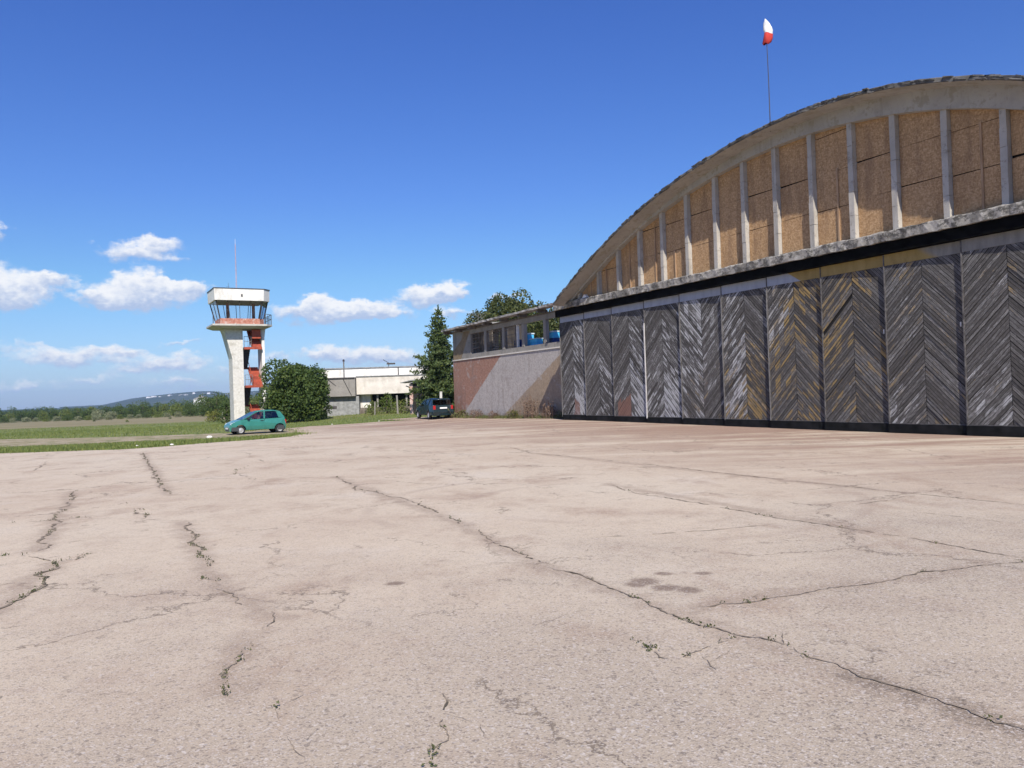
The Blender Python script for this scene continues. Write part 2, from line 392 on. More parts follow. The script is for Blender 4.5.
def m_field():
    t = NT('meadow'); v = t.coord('World'); s = t.sep(v)
    d = t.math('ADD', t.math('MULTIPLY', s[0], -.42), t.math('MULTIPLY', s[1], .9))
    n1 = t.noise(t.coord('World', (.35, 1, 1)), .09, 5, .6); n2 = t.noise(v, .8, 5, .65); n3 = t.noise(v, 6., 3, .7)
    g = t.ramp(n1, (.3, (.15, .195, .058)), (.55, (.20, .23, .08)), (.75, (.28, .245, .12)))
    g = t.mix(t.math('MULTIPLY', t.sstep(n2, .48, .72), .5), g, (.18, .15, .085))
    dry = t.ramp(n1, (.3, (.25, .215, .115)), (.7, (.36, .30, .19)))
    far = t.sstep(t.math('ADD', d, t.math('MULTIPLY', n1, 26.)), 128., 152.)
    g = t.mix(far, g, t.mix(t.math('MULTIPLY', n2, .35), dry, (.13, .12, .05)))
    g = t.mix(t.math('MULTIPLY', n3, .3), g, (.05, .055, .02))
    g = t.mix(t.sstep(d, 290., 420.), g, (.04, .055, .02))
    return t.bsdf(g, .95, t.bump(n3, .5, .05), spec=.1)
def m_track():
    t = NT('dirt_track'); v = t.coord('World'); n = t.noise(v, .9, 6, .65); f = t.noise(v, 20., 3, .7)
    c = t.ramp(n, (.3, (.26, .225, .11)), (.5, (.38, .31, .205)), (.7, (.48, .40, .30)))
    c = t.mix(t.math('MULTIPLY', t.sstep(t.noise(v, 1.6, 5, .7), .48, .62), .8), c, (.15, .18, .06))
    return t.bsdf(t.mix(t.math('MULTIPLY', f, .3), c, (.14, .11, .08)), .95, spec=.1)
def m_hill():
    t = NT('wooded_ridge'); v = t.coord('World'); n = t.noise(v, .006, 5, .6)
    return t.bsdf(t.ramp(n, (.35, (.035, .05, .025)), (.65, (.085, .09, .05))), 1., spec=0.)

M = dict(
    apron=m_apron(), field=m_field(), track=m_track(), hill=m_hill(), planks=m_planks(), osb=m_osb(), wall=m_paintwall(), header=m_header(),
    crack=m_var('crack_dirt', (.095, .078, .054), (.34, .27, .20), 9, .95, lo=.36, hi=.60), erod=m_var('eroded_joint', (.12, .092, .07), (.42, .35, .28), 55, .95, detail=6, bump=.5, lo=.4, hi=.6),
    oil=m_var('old_oil', (.13, .09, .065), (.20, .14, .105), 6, .7), tyre_mark=m_var('tyre_trace', (.25, .18, .14), (.31, .23, .18), 5, .9),
    conc=m_concrete('pale_concrete', (.45, .42, .375), (.15, .13, .10), True, .4), soffit=m_concrete('soffit_concrete', (.40, .38, .35), (.20, .185, .16), True, .35, moss=(.27, .25, .20)),
    mossy=m_mossy(), felt=m_concrete('roof_felt', (.09, .085, .075), (.03, .03, .026), False, .85, light=(.20, .19, .175)),
    greywall=m_concrete('grey_render', (.29, .27, .24), (.13, .12, .105), True, .45), ochrewall=m_var('ochre_render', (.19, .14, .085), (.28, .21, .13), 3, .95),
    black=m_var('black_steel', (.003, .003, .003), (.008, .008, .008), 3, .9, spec=.05), base=m_var('black_plinth_board', (.006, .007, .007), (.018, .018, .019), 2.5, .8, spec=.1), darkgap=m_flat('dark_backing', (.012, .011, .010), .9),
    steel=m_var('grey_steel', (.12, .115, .11), (.24, .23, .22), 6, .5), rustframe=m_var('worn_door_frame', (.06, .055, .052), (.15, .14, .135), 8, .7), palepost=m_var('pale_post', (.5, .48, .44), (.7, .67, .62), 6, .7),
    timber=m_var('pale_timber', (.30, .19, .11), (.46, .31, .19), 4, .8, (1, 1, .3)), oldwood=m_var('old_grey_wood', (.10, .085, .07), (.20, .17, .14), 5, .9, (1, 1, .3)),
    roofsheet=m_var('roof_sheet', (.22, .205, .185), (.40, .38, .35), 3, .9, dirt=(.10, .085, .07)), rust=m_var('rusty_sheet', (.09, .045, .03), (.20, .12, .08), 4, .9, dirt=(.30, .27, .24)),
    blue=m_var('blue_paint', (.06, .36, .60), (.09, .46, .72), 4, .6), darkblue=m_var('dark_blue_paint', (.015, .035, .12), (.03, .06, .18), 4, .6), lid=m_var('pale_lid', (.42, .52, .56), (.58, .66, .68), 4, .6),
    white=m_var('white_render', (.70, .67, .61), (.82, .80, .75), 1.6, .85, (1, 1, .35), dirt=(.52, .48, .41), dirtscale=1.3), offwhite=m_var('cream_render', (.58, .53, .46), (.72, .67, .59), .9, .9, dirt=(.50, .45, .38)),
    slab=m_concrete('tower_slab', (.55, .52, .46), (.2, .18, .15), True, .4), red=m_var('red_paint', (.30, .062, .034), (.44, .10, .055), 3, .7, dirt=(.20, .05, .035), dirtscale=2), redband=m_var('faded_red', (.34, .13, .085), (.48, .22, .16), 5, .7, dirt=(.55, .48, .42), dirtscale=3),
    tsteel_shade=m_var('dark_steel_and_stair_shade', (.045, .04, .04), (.10, .09, .085), 6, .5), pinkmast=m_var('pale_mast', (.45, .28, .30), (.62, .45, .46), 4, .6), glass=m_glass('cab_glass', (.93, .95, .96), .025), carglass=m_glass('car_glass', (.42, .47, .47), .10), darkglass=m_glass('tinted_glass', (.06, .07, .07), .12),  # the dark steel colour also serves as painted shade on the left stairs
    teal=m_flat('teal_car_paint', (.035, .195, .155), .3, spec=.5, coat=.6), dteal=m_flat('dark_teal_car_paint', (.006, .020, .026), .3, spec=.5, coat=.6), trim=m_flat('black_trim', (.02, .02, .021), .6), tyre=m_flat('tyre_rubber', (.018, .018, .018), .8), rim=m_flat('silver_rim', (.55, .55, .54), .35, .4), plate=m_flat('white_plate', (.8, .8, .78), .4),
    lamp=m_flat('headlamp', (.75, .78, .8), .15, .3), taillight=m_flat('tail_lamp', (.38, .02, .02), .25), seat=m_flat('seat_cloth', (.05, .05, .055), .9), bump=m_flat('grey_bumper', (.055, .058, .06), .6),
    skin=m_flat('skin', (.42, .25, .18), .6), shirt=m_flat('pink_shirt', (.62, .22, .26), .85), hair=m_flat('dark_hair', (.03, .022, .018), .7), trousers=m_flat('dark_trousers', (.03, .035, .05), .85),
    bark=m_var('bark', (.06, .045, .033), (.13, .10, .075), 6, .95, (1, 1, .2)), stalk=m_var('dry_stalk', (.10, .065, .048), (.24, .165, .12), 8, .95),
    stone=m_var('white_stone', (.55, .52, .47), (.75, .72, .67), 6, .9), sockwhite=m_flat('white_cloth', (.78, .78, .76), .9), sockred=m_flat('red_cloth', (.55, .05, .04), .9), redwhite=m_var('flaking_red_post', (.42, .19, .15), (.66, .56, .50), 9, .9),
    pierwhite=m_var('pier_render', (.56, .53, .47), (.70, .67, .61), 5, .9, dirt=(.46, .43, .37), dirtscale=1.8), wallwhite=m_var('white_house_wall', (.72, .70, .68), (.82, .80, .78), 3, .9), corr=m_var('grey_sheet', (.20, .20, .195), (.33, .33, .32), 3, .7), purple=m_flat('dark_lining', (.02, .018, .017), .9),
    leaf_round=m_leaf('leaf_round', (.035, .068, .018), (.13, .19, .055), .4), leaf_spruce=m_leaf('leaf_spruce', (.035, .065, .02), (.13, .175, .06), .3), leaf_back=m_leaf('leaf_back', (.045, .065, .02), (.14, .165, .06), .4),
    leaf_dark=m_leaf('leaf_dark', (.045, .085, .024), (.14, .20, .06), .45), leaf_silver=m_leaf('leaf_silver', (.17, .20, .10), (.38, .41, .25), .45), leaf_olive=m_leaf('leaf_olive', (.10, .14, .035), (.26, .32, .09), .45), leaf_yellow=m_leaf('leaf_yellow', (.10, .12, .02), (.24, .25, .06), .35), leaf_vine=m_leaf('leaf_vine', (.05, .09, .015), (.16, .22, .05), .4),
    grass=m_leaf('grass_blade', (.135, .19, .045), (.27, .315, .105), .45), crackweed=m_leaf('crack_weed_leaf', (.035, .05, .018), (.11, .125, .055), .2), weed=m_leaf('weed_leaf', (.07, .085, .03), (.16, .17, .07), .3),
)

# ------------------------------------------------------------------ ground sheets
def grid_z(name, xs, ys, mat, dz=0.):
    mb = MB(); nx = len(xs)
    for y in ys:
        for x in xs: mb.v.append((x, y, ground_z(x, y)+dz))
    for j in range(len(ys)-1):
        for i in range(nx-1):
            a = j*nx+i; mb.f.append((a, a+1, a+1+nx, a+nx))
    return tag(mb.build(name, mat, fix=False, smooth=True), kind='structure')
def spread(a, b, step, far):
    v = []; x = 0.; s = step
    while x < far:
        v.append(x); x += s
        if x > 110: s *= 1.35
    return v
pos = [p for p in spread(0, 0, 2., 6700)] + [6700.]
axis = sorted(set([-p for p in pos] + pos))
field = grid_z('grass_field', axis, axis, M['field'], -.03)

def inside(p, poly):
    c = False; j = len(poly)-1
    for i in range(len(poly)):
        a, b = poly[i], poly[j]
        if (a[1] > p[1]) != (b[1] > p[1]) and p[0] < (b[0]-a[0])*(p[1]-a[1])/(b[1]-a[1])+a[0]: c = not c
        j = i
    return c
def densify(poly, step, rag):
    out = []
    for i in range(len(poly)):
        a = Vector(poly[i]); b = Vector(poly[(i+1) % len(poly)]); n = max(1, int((b-a).length/step))
        for k in range(n):
            p = a.lerp(b, k/n); q = mnoise.noise(Vector((p.x*.9, p.y*.9, 3.1)))*rag + mnoise.noise(Vector((p.x*3.1, p.y*3.1, 8.)))*rag*.5
            nrm = Vector((-(b-a).y, (b-a).x)).normalized()
            out.append(p+nrm*q)
    return out
def sheet(name, poly, mat, dz, step=1.6, rag=0., edge=.8):
    P = densify([Vector(p[:2]) for p in poly], edge, rag)
    xs = [p.x for p in P]; ys = [p.y for p in P]; pts = list(P); n = len(P)
    x = min(xs)
    while x < max(xs):
        y = min(ys)
        while y < max(ys):
            q = (x+random.uniform(-.2, .2), y+random.uniform(-.2, .2))
            if inside(q, P): pts.append(Vector(q))
            y += step
        x += step
    r = delaunay_2d_cdt(pts, [(i, (i+1) % n) for i in range(n)], [], 0, 1e-5)
    mb = MB(); mb.v = [(p.x, p.y, ground_z(p.x, p.y)+dz) for p in r[0]]
    for f in r[2]:
        c = sum((r[0][i] for i in f), Vector((0, 0)))/3
        if inside(c, P): mb.f.append(tuple(f))
    o = mb.build(name, mat, fix=False, smooth=True)
    for p in o.data.polygons:
        if p.normal.z < 0: p.flip()
    return tag(o, kind='structure'), P
edge_px = [(0, 454), (60, 452), (120, 450), (160, 447.5), (200, 444), (250, 440.5), (290, 437), (303, 434.5), (296, 431), (288, 428.6), (310, 426.5), (345, 424.5), (380, 422), (412, 420.3)]
edge = [gp(*p).xy for p in edge_px]
left = Vector((edge[0].x-30, edge[0].y-8))
apron_poly = [Vector((-60, -25)), Vector((45, -25))] + [hang(-10, -.2).xy, hang(33, -.2).xy, hang(35.3, -.2).xy, hang(35.3, -1.75).xy, hang(52.5, -1.75).xy, hang(57, -1.2).xy, hang(60, 2.0).xy] + list(reversed(edge)) + [left]
apron, APOLY = sheet('concrete_apron', apron_poly, M['apron'], .02, rag=.18)
track_px = [(-40, 449), (40, 446), (120, 443.5), (200, 440), (245, 437.5), (292, 434.5), (300, 432), (290, 428), (284, 428.3), (230, 433), (150, 436), (80, 438), (0, 439.5), (-40, 440.5)]
TRK, TPOLY = sheet('dirt_track', [gp(*p).xy for p in track_px], M['track'], .006, rag=.35, edge=1.)

# far ridge
def ridge():
    mb = MB(); prof = [(60, 407), (100, 405), (112, 402.5), (130, 398.5), (150, 396), (175, 393.5), (200, 391.2), (212, 391), (222, 393), (240, 392), (262, 390.5), (300, 390), (350, 394), (420, 400)]
    n = len(prof); rows = [(3600, 0.), (3900, .45), (4200, .8), (4500, 1.), (5200, .9), (6400, .2)]
    tops = []
    for x, y in prof:
        P = at(x, y, 4500); tops.append(P)
    fine = []
    for i in range(n-1):
        for k in range(6): fine.append(tops[i].lerp(tops[i+1], k/6))
    fine.append(tops[-1])
    for Y, k in rows:
        for P in fine:
            s = Y/4500; w = 1+.04*mnoise.noise(Vector((P.x*.004, Y*.004, 0)))
            mb.v.append((P.x*s, Y+60*mnoise.noise(Vector((P.x*.002, Y*.01, 5))), -4 + (P.z+4)*k*w))
    m = len(fine)
    for j in range(len(rows)-1):
        for i in range(m-1):
            a = j*m+i; mb.f.append((a, a+1, a+1+m, a+m))
    return tag(mb.build('far_hills', M['hill'], smooth=True), kind='structure')
ridge()

# ------------------------------------------------------------------ cracks, stains (surface marks of the apron)
def ribbon(mb, px, w0, w1, jag=.05, gaps=0., dz=.026, world=False):
    P = [gp(*p) for p in px] if not world else [Vector(p) for p in px]
    pts = []
    for i in range(len(P)-1):
        L = (P[i+1]-P[i]).length; st = min(.12, max(.03, P[i].length*.006)); n = max(2, int(L/st)); d = (P[i+1]-P[i]).normalized(); nrm = Vector((-d.y, d.x, 0))
        for k in range(n):
            q = P[i].lerp(P[i+1], k/n)
            o = jag*(mnoise.noise(q*1.7)*1.5 + mnoise.noise(q*5.)*.9 + mnoise.noise(q*14.)*.55) + random.uniform(-.2, .2)*st
            pts.append((q+nrm*o, nrm))
    seed = random.random()*50
    prev = None
    for i, (q, nrm) in enumerate(pts):
        k = mnoise.noise(Vector((q.x*1.3, q.y*1.3, seed)))*.5+.5; k2 = mnoise.noise(Vector((q.x*7, q.y*7, seed)))*.5+.5
        w = (w0*.32+(w1-w0)*(.2+random.random())*k*k2*1.9)*.31
        tpr = min(1., (min(i, len(pts)-1-i)+.5)/6); w *= tpr
        a = q+nrm*w*random.uniform(.6, 1.4); b = q-nrm*w*random.uniform(.6, 1.4)
        a.z = ground_z(a.x, a.y)+dz; b.z = ground_z(b.x, b.y)+dz
        cur = (a, b)
        if prev and not (gaps and k*.5+k2*.5 < gaps*.7+.30): mb.quad(prev[0], cur[0], cur[1], prev[1])
        prev = cur
    return [p for p, _ in pts]
weeds = []
def crack(px, w0, w1, jag=.06, gaps=0., green=0., world=False, mat='crack'):
    mb = MB(); pts = ribbon(mb, px, w0, w1, jag, gaps, world=world)
    if mat == 'crack':
        for p in random.sample(pts, min(len(pts), max(1, len(pts)//60))):      # short spurs
            a = random.uniform(0, 2*pi); l = random.uniform(.1, .45); q = p+Vector((cos(a), sin(a), 0))*l
            ribbon(mb, [p, p.lerp(q, .5)+Vector((random.gauss(0, .05), random.gauss(0, .05), 0)), q], w0*.4, w1*.45, jag*.6, .2, world=True)
    if mb.f:
        o = mb.build('crack', M[mat], apron, fix=False)
        for p in o.data.polygons:
            if p.normal.z < 0: p.flip()
    if green:
        for p in pts:
            if random.random() < green*1.3 and mnoise.noise(Vector((p.x*.9, p.y*.9, 40))) > -.15: weeds.append(p)
main = [(335, 478), (357, 489), (400, 499), (425, 508), (440, 517), (470, 527), (490, 540), (520, 556), (545, 570), (575, 577), (605, 588), (640, 602), (672, 618), (705, 630), (740, 640), (790, 652), (830, 668), (870, 684), (905, 693), (940, 703), (980, 720), (1040, 742)]
crack(main[:9], .02, .07, .07, .2, .10)
crack(main[8:16], .025, .075, .04, .0, .12)
crack(main[15:], .03, .075, .04, .0, .10)
crack([(74, 492), (68, 505), (60, 515), (54, 530), (45, 542), (40, 550), (31, 555)], .05, .14, .08, .15, .55)
crack([(27, 557), (44, 561), (56, 563), (75, 562), (93, 555)], .03, .08, .05, .1, .3)
crack([(56, 563), (55, 570), (38, 577), (49, 579), (38, 592), (25, 598), (10, 606), (-12, 618)], .05, .13, .06, .08, .6)
crack([(143, 454), (148, 465), (155, 477), (163, 490), (170, 496)], .06, .13, .06, .1, .35)
crack([(182, 523), (190, 537), (198, 550), (203, 562), (209, 575), (212, 585)], .03, .09, .08, .3, .4)
crack([(212, 585), (238, 600), (262, 612), (277, 616)], .01, .035, .08, .35)
crack([(272, 614), (276, 625), (252, 640), (247, 655), (240, 662), (224, 675), (220, 685), (225, 698), (231, 706)], .012, .045, .03, .2, .35)
crack([(275, 712), (277, 722), (280, 728)], .02, .04, .02, 0, .5); crack([(284, 742), (292, 755), (305, 770)], .012, .03, .02, .2, .2)
crack([(440, 690), (445, 705), (441, 730), (446, 745), (436, 750), (433, 775)], .012, .035, .03, .25, .35)
crack([(510, 448), (532, 454), (600, 460), (662, 467), (720, 474), (792, 482), (912, 495), (1040, 508)], .035, .085, .03, .1)
crack([(607, 485), (637, 495), (712, 507), (777, 520), (862, 532), (962, 550), (1040, 563)], .03, .08, .03, .05, .06)
crack([(594, 540), (662, 536), (722, 531), (782, 525)], .025, .075, .03, .08, .05)
crack([(690, 611), (752, 605), (812, 595), (872, 586), (927, 575), (987, 567), (1040, 563)], .02, .055, .035, .05, .08)
crack([(852, 507), (902, 500)], .03, .07, .03); crack([(902, 512), (1002, 524), (1040, 528)], .02, .05, .03, .3)
crack([(629, 642), (667, 662), (702, 655), (740, 643)], .012, .03, .04, .3, .2); crack([(792, 612), (824, 627), (807, 647), (795, 652)], .01, .025, .04, .3); crack([(847, 630), (882, 650), (890, 662)], .01, .022, .03, .35)
crack([(700, 655), (712, 668), (735, 692)], .008, .02, .03, .4)
crack([(-20, 527), (0, 525), (50, 522), (92, 518)], .02, .06, .05, .3, .15); crack([(-20, 559), (0, 558), (12, 557)], .02, .06, .03, 0, .3); crack([(40, 549), (75, 543), (115, 538)], .012, .04, .04, .3, .1)
crack([(22, 475), (35, 471), (47, 462)], .05, .12, .08, .2); crack([(47, 462), (75, 461), (112, 459)], .04, .10, .05, .3)
crack([(68, 505), (110, 502), (130, 500), (170, 496), (240, 497)], .012, .045, .04, .4)
crack([(130, 504), (138, 507), (144, 514), (147, 522)], .03, .10, .10, .3, .3)
crack([(240, 452), (262, 462), (252, 466), (233, 473), (252, 481), (275, 488)], .02, .07, .12, .3, .1)
crack([(280, 479), (330, 478), (357, 487), (362, 497)], .02, .06, .08, .3); crack([(300, 461), (370, 457), (445, 462)], .03, .07, .1, .35); crack([(400, 470), (450, 477), (505, 481), (540, 478), (662, 467)], .02, .05, .08, .4)
crack([(430, 452), (500, 462), (560, 470)], .02, .05, .1, .45); crack([(272, 600), (320, 595), (372, 590), (405, 585)], .008, .03, .06, .4); crack([(395, 587), (415, 602), (435, 612)], .008, .025, .05, .4)
crack([(540, 555), (552, 562), (600, 548), (650, 553)], .01, .03, .1, .5); crack([(0, 640), (10, 690), (4, 712)], .012, .03, .05, .4, .1)
crack([(300, 505), (380, 515), (470, 512)], .01, .03, .1, .5); crack([(560, 505), (640, 512), (700, 506)], .01, .03, .1, .5); crack([(262, 618), (300, 608), (330, 606)], .008, .02, .05, .4)
# ------------------------------------------------------------------ grass (uncountable)
def blades(name, spots, mat, lo, hi, wid, kind='stuff', parent=None, lean=.5):
    mb = MB()
    for p in spots:
        h = random.uniform(lo, hi); a = random.uniform(0, 2*pi); w = wid*random.uniform(.6, 1.4)
        dx, dy = cos(a)*w, sin(a)*w; lx, ly = random.uniform(-lean, lean)*h, random.uniform(-lean, lean)*h
        i = mb.quad((p[0]-dx, p[1]-dy, p[2]), (p[0]+dx, p[1]+dy, p[2]), (p[0]+lx, p[1]+ly, p[2]+h))
        mb.cols[i] = (random.random(), random.random()**3, random.random(), 1)
    return tag(mb.build(name, mat, parent, fix=False), kind=kind)
sp = []
def scatter(n, x0, x1, y0, y1, test):
    k = 0; tries = 0
    while k < n and tries < n*12:
        tries += 1
        X, Y = random.uniform(x0, x1), random.uniform(y0, y1)
        if test(X, Y): sp.append((X, Y, ground_z(X, Y)-.03)); k += 1
AP = [tuple(p) for p in APOLY]; TP = [tuple(p) for p in TPOLY]
def free(X, Y): return not inside((X, Y), AP) and not inside((X, Y), TP)
def in_view(X, Y): return -0.70*Y-2 < X < .0*Y+1
gu = lambda X, Y: UV_.x*X+UV_.y*Y
def clear_hangar(X, Y): return NV.x*X+NV.y*Y < DIST+1.4
scatter(26000, -32, -3, 28, 50, lambda X, Y: in_view(X, Y) and free(X, Y) and clear_hangar(X, Y))
scatter(24000, -50, -2, 48, 82, lambda X, Y: in_view(X, Y) and free(X, Y))
scatter(12000, -75, -18, 70, 110, lambda X, Y: in_view(X, Y))
for P in (APOLY,):
    for i in range(len(P)):
        p = P[i]
        if p.x < -2 and p.y > 20 and clear_hangar(p.x, p.y):
            for _ in range(14): 
                q = (p.x+random.gauss(0, .35), p.y+random.gauss(0, .18)); sp.append((q[0], q[1], ground_z(*q)-.01))
blades('meadow_grass', sp, M['grass'], .04, .16, .024)
def leafmesh(mb, c, s, flat=0.):
    a = Vector((random.gauss(0, 1), random.gauss(0, 1), random.gauss(0, 1)*(1-flat))).normalized()
    b = a.orthogonal().normalized(); b = Matrix.Rotation(random.uniform(0, 2*pi), 3, a) @ b; d = a.cross(b)
    w = s*random.uniform(.45, .7)
    return mb.quad(c-b*s*.5, c+d*w*.5, c+b*s*.5, c-d*w*.5)
lv = MB()
for p in weeds:
    sc = random.uniform(.5, 1.3)
    for _ in range(random.randint(6, 14)):
        q = Vector((p.x+random.gauss(0, .016)*sc, p.y+random.gauss(0, .016)*sc, 0)); q.z = ground_z(q.x, q.y)+.024+abs(random.gauss(0, .012))
        i = leafmesh(lv, q, random.uniform(.010, .024)*sc); lv.cols[i] = (random.random(), random.random()**3, 0, 1)
tag(lv.build('crack_weeds', M['crackweed'], fix=False), kind='stuff')

# ------------------------------------------------------------------ hangar
H = empty('aircraft_hangar', hang(0, 0, 0), HROT)
tag(H, 'aircraft hangar with arched boarded gable and grey chevron plank sliding doors', 'hangar')
def r_out(u):
    t = u-19.4; return 10.34-.01852*t-.021764*t*t+3.8116e-4*t**3-9.6292e-6*t**4
def r_in(u):
    t = u-19.4; return 9.7703+.016225*t-.021355*t*t+3.2394e-4*t**3-6.0361e-6*t**4
U0, U1 = 5.9, 34.35
N = 120
us = [U0+(U1-U0)*i/N for i in range(N+1)]
# roof shell: barrel vault running back from the front edge
mb = MB()
for i, u in enumerate(us):
    j = mnoise.noise(Vector((u*2.3, 0, 0)))*.02+random.uniform(-.014, .014); z = max(r_out(u), 5.2)
    for b, k in ((.95, 0), (.95, 1), (.90, 2), (-32, 3), (-32, 4)):
        zz = {0: z-.14+random.uniform(-.012, .012), 1: z+j*.6-.03, 2: z+j*.6, 3: z, 4: z-.15}[k]
        mb.v.append((u, b+(random.uniform(-.02, .02) if b > 0 else 0), zz))
for i in range(N):
    for k in range(4):
        a = i*5+k; mb.f.append((a, a+5, a+6, a+1))
mb.build('arched_roof', M['felt'], H)
mb = MB()                                       # soffit + gable ring
for i, u in enumerate(us):
    z = max(r_out(u), 5.2)-.145; zi = min(r_in(u), z-.1)
    for b, zz in ((.945, z), (.20, z-.01), (.19, max(zi, 5.55)), (-.30, max(zi, 5.55))): mb.v.append((u, b, zz))
for i in range(N):
    for k in range(3):
        a = i*4+k; mb.f.append((a, a+4, a+5, a+1))
ring = mb.build('gable_arch', M['soffit'], H)
# ragged felt scraps along the roof edge
mb = MB()
for _ in range(420):
    u = random.uniform(8, U1-.4); z = max(r_out(u), 5.2); a = math.atan((r_out(u+.1)-r_out(u-.1))/.2)
    Mx = Matrix.Translation((u, .93+random.uniform(-.02, .03), z-.03+random.uniform(-.11, .02))) @ Matrix.Rotation(-a, 4, 'Y')
    l = random.uniform(.03, .16); mb.box(-l, l, -.03, .03, -.015, random.uniform(.0, .03), Mx, .012)
tag(mb.build('roof_edge_felt', M['felt'], H), kind='stuff')
# canopy ledge
def ledge_z(u): return 5.985+.0012*(u-18)
mb = MB(); nn = 150; u0, u1 = 5.5, 35.4; prof = [(.345, 5.69), (.35, 5.96), (.30, 6.0), (-.02, 6.03), (-.3, 6.03), (-.3, 5.69)]
for i in range(nn+1):
    u = u0+(u1-u0)*i/nn
    for b, z in prof:
        r = .018 if b > .2 else 0
        mb.v.append((u, b+random.uniform(-r, r), z+random.uniform(-r, r)+.004*max(0, u-24)*.5))
k = len(prof)
for i in range(nn):
    for j in range(k):
        a = i*k+j; b2 = i*k+(j+1) % k; mb.f.append((a, b2, b2+k, a+k))
mb.f.append(tuple(range(k))); mb.f.append(tuple(nn*k+j for j in range(k)))
mb.build('canopy_ledge', M['mossy'], H)
mb = MB(); mb.box(u0, 35.38, -.45, .24, 5.36, 5.685); mb.build('door_track_beam', M['black'], H)
# pillars and boarded bays
PC = [33.28, 31.55, 29.91, 28.28, 26.68, 25.09, 23.43, 21.91, 20.36, 18.79, 17.21, 15.7, 14.1, 12.48, 10.9, 9.3, 7.8]
for u in PC:
    w = .092; mb = MB(); zt = r_in(u)
    segs = [6.03+(zt+.02-6.03)*k/5 for k in range(6)]
    for k in range(5): mb.box(u-w, u+w, -.1, .115, segs[k], segs[k+1]-.006, None, .007)
    mb.build('gable_pillar', M['conc'], H)
for i in range(len(PC)-1):
    a, b = PC[i+1]+.10, PC[i]-.10
    levels = [6.03] + [z+random.uniform(-.06, .06) for z in (7.2, 8.4, 9.6)] ; mb = MB()
    zmax = max(r_in(a+(b-a)*k/8) for k in range(9))
    ends = levels+[99]
    for k in range(len(levels)):
        z0, z1 = levels[k]+.010, ends[k+1]-.010
        if z0 > zmax-.02: break
        n = 8; bo = -.05+random.uniform(-.012, .0); low = []; top = []
        tl = random.uniform(-.03, .03)
        for j in range(n+1):
            u = a+(b-a)*j/n; zc = r_in(u)+.05
            low.append((u, min(z0+tl*j/n, zc))); top.append((u, min(z1+tl*j/n, zc)))
        for j in range(n):
            if top[j][1]-low[j][1] < .01 and top[j+1][1]-low[j+1][1] < .01: continue
            mb.quad((low[j][0], bo, low[j][1]), (low[j+1][0], bo, low[j+1][1]), (top[j+1][0], bo, top[j+1][1]), (top[j][0], bo, top[j][1]))
            mb.quad((low[j][0], bo, low[j][1]), (low[j+1][0], bo, low[j+1][1]), (low[j+1][0], bo-.02, low[j+1][1]), (low[j][0], bo-.02, low[j][1]))
    mb.build('gable_board', M['osb'], H)
    if i in (0, 1, 2, 3, 4, 9, 12):
        u = a+(b-a)*random.uniform(.35, .75); zt = min(r_in(u), random.choice((7.2, 8.4)))
        mb = MB(); mb.box(u-.03, u+.03, -.046, -.015, 6.04, zt); mb.build('batten', M['timber'], H)
mb = MB()
for i in range(len(us)-1):
    a, b = us[i], us[i+1]; mb.quad((a, -.12, 5.5), (b, -.12, 5.5), (b, -.12, r_in(b)+.03), (a, -.12, r_in(a)+.03))
mb.build('gable_backing', M['darkgap'], H)
mb = MB(); mb.box(34.9, 35.25, -32, -.2, 0, 5.66); mb.box(5.4, 5.7, -32, -.2, 0, 5.66); mb.box(5.7, 34.9, -32, -31.7, 0, 6.0)
mb.box(34.3, 35.3, -32, -.3, 5.67, 5.95); mb.build('side_wall', M['greywall'], H)
# sliding doors
DJ = [35.2, 32.92, 30.57, 28.1, 25.72, 23.25, 20.93, 18.56, 16.19, 13.77, 11.38, 9.0, 6.6]
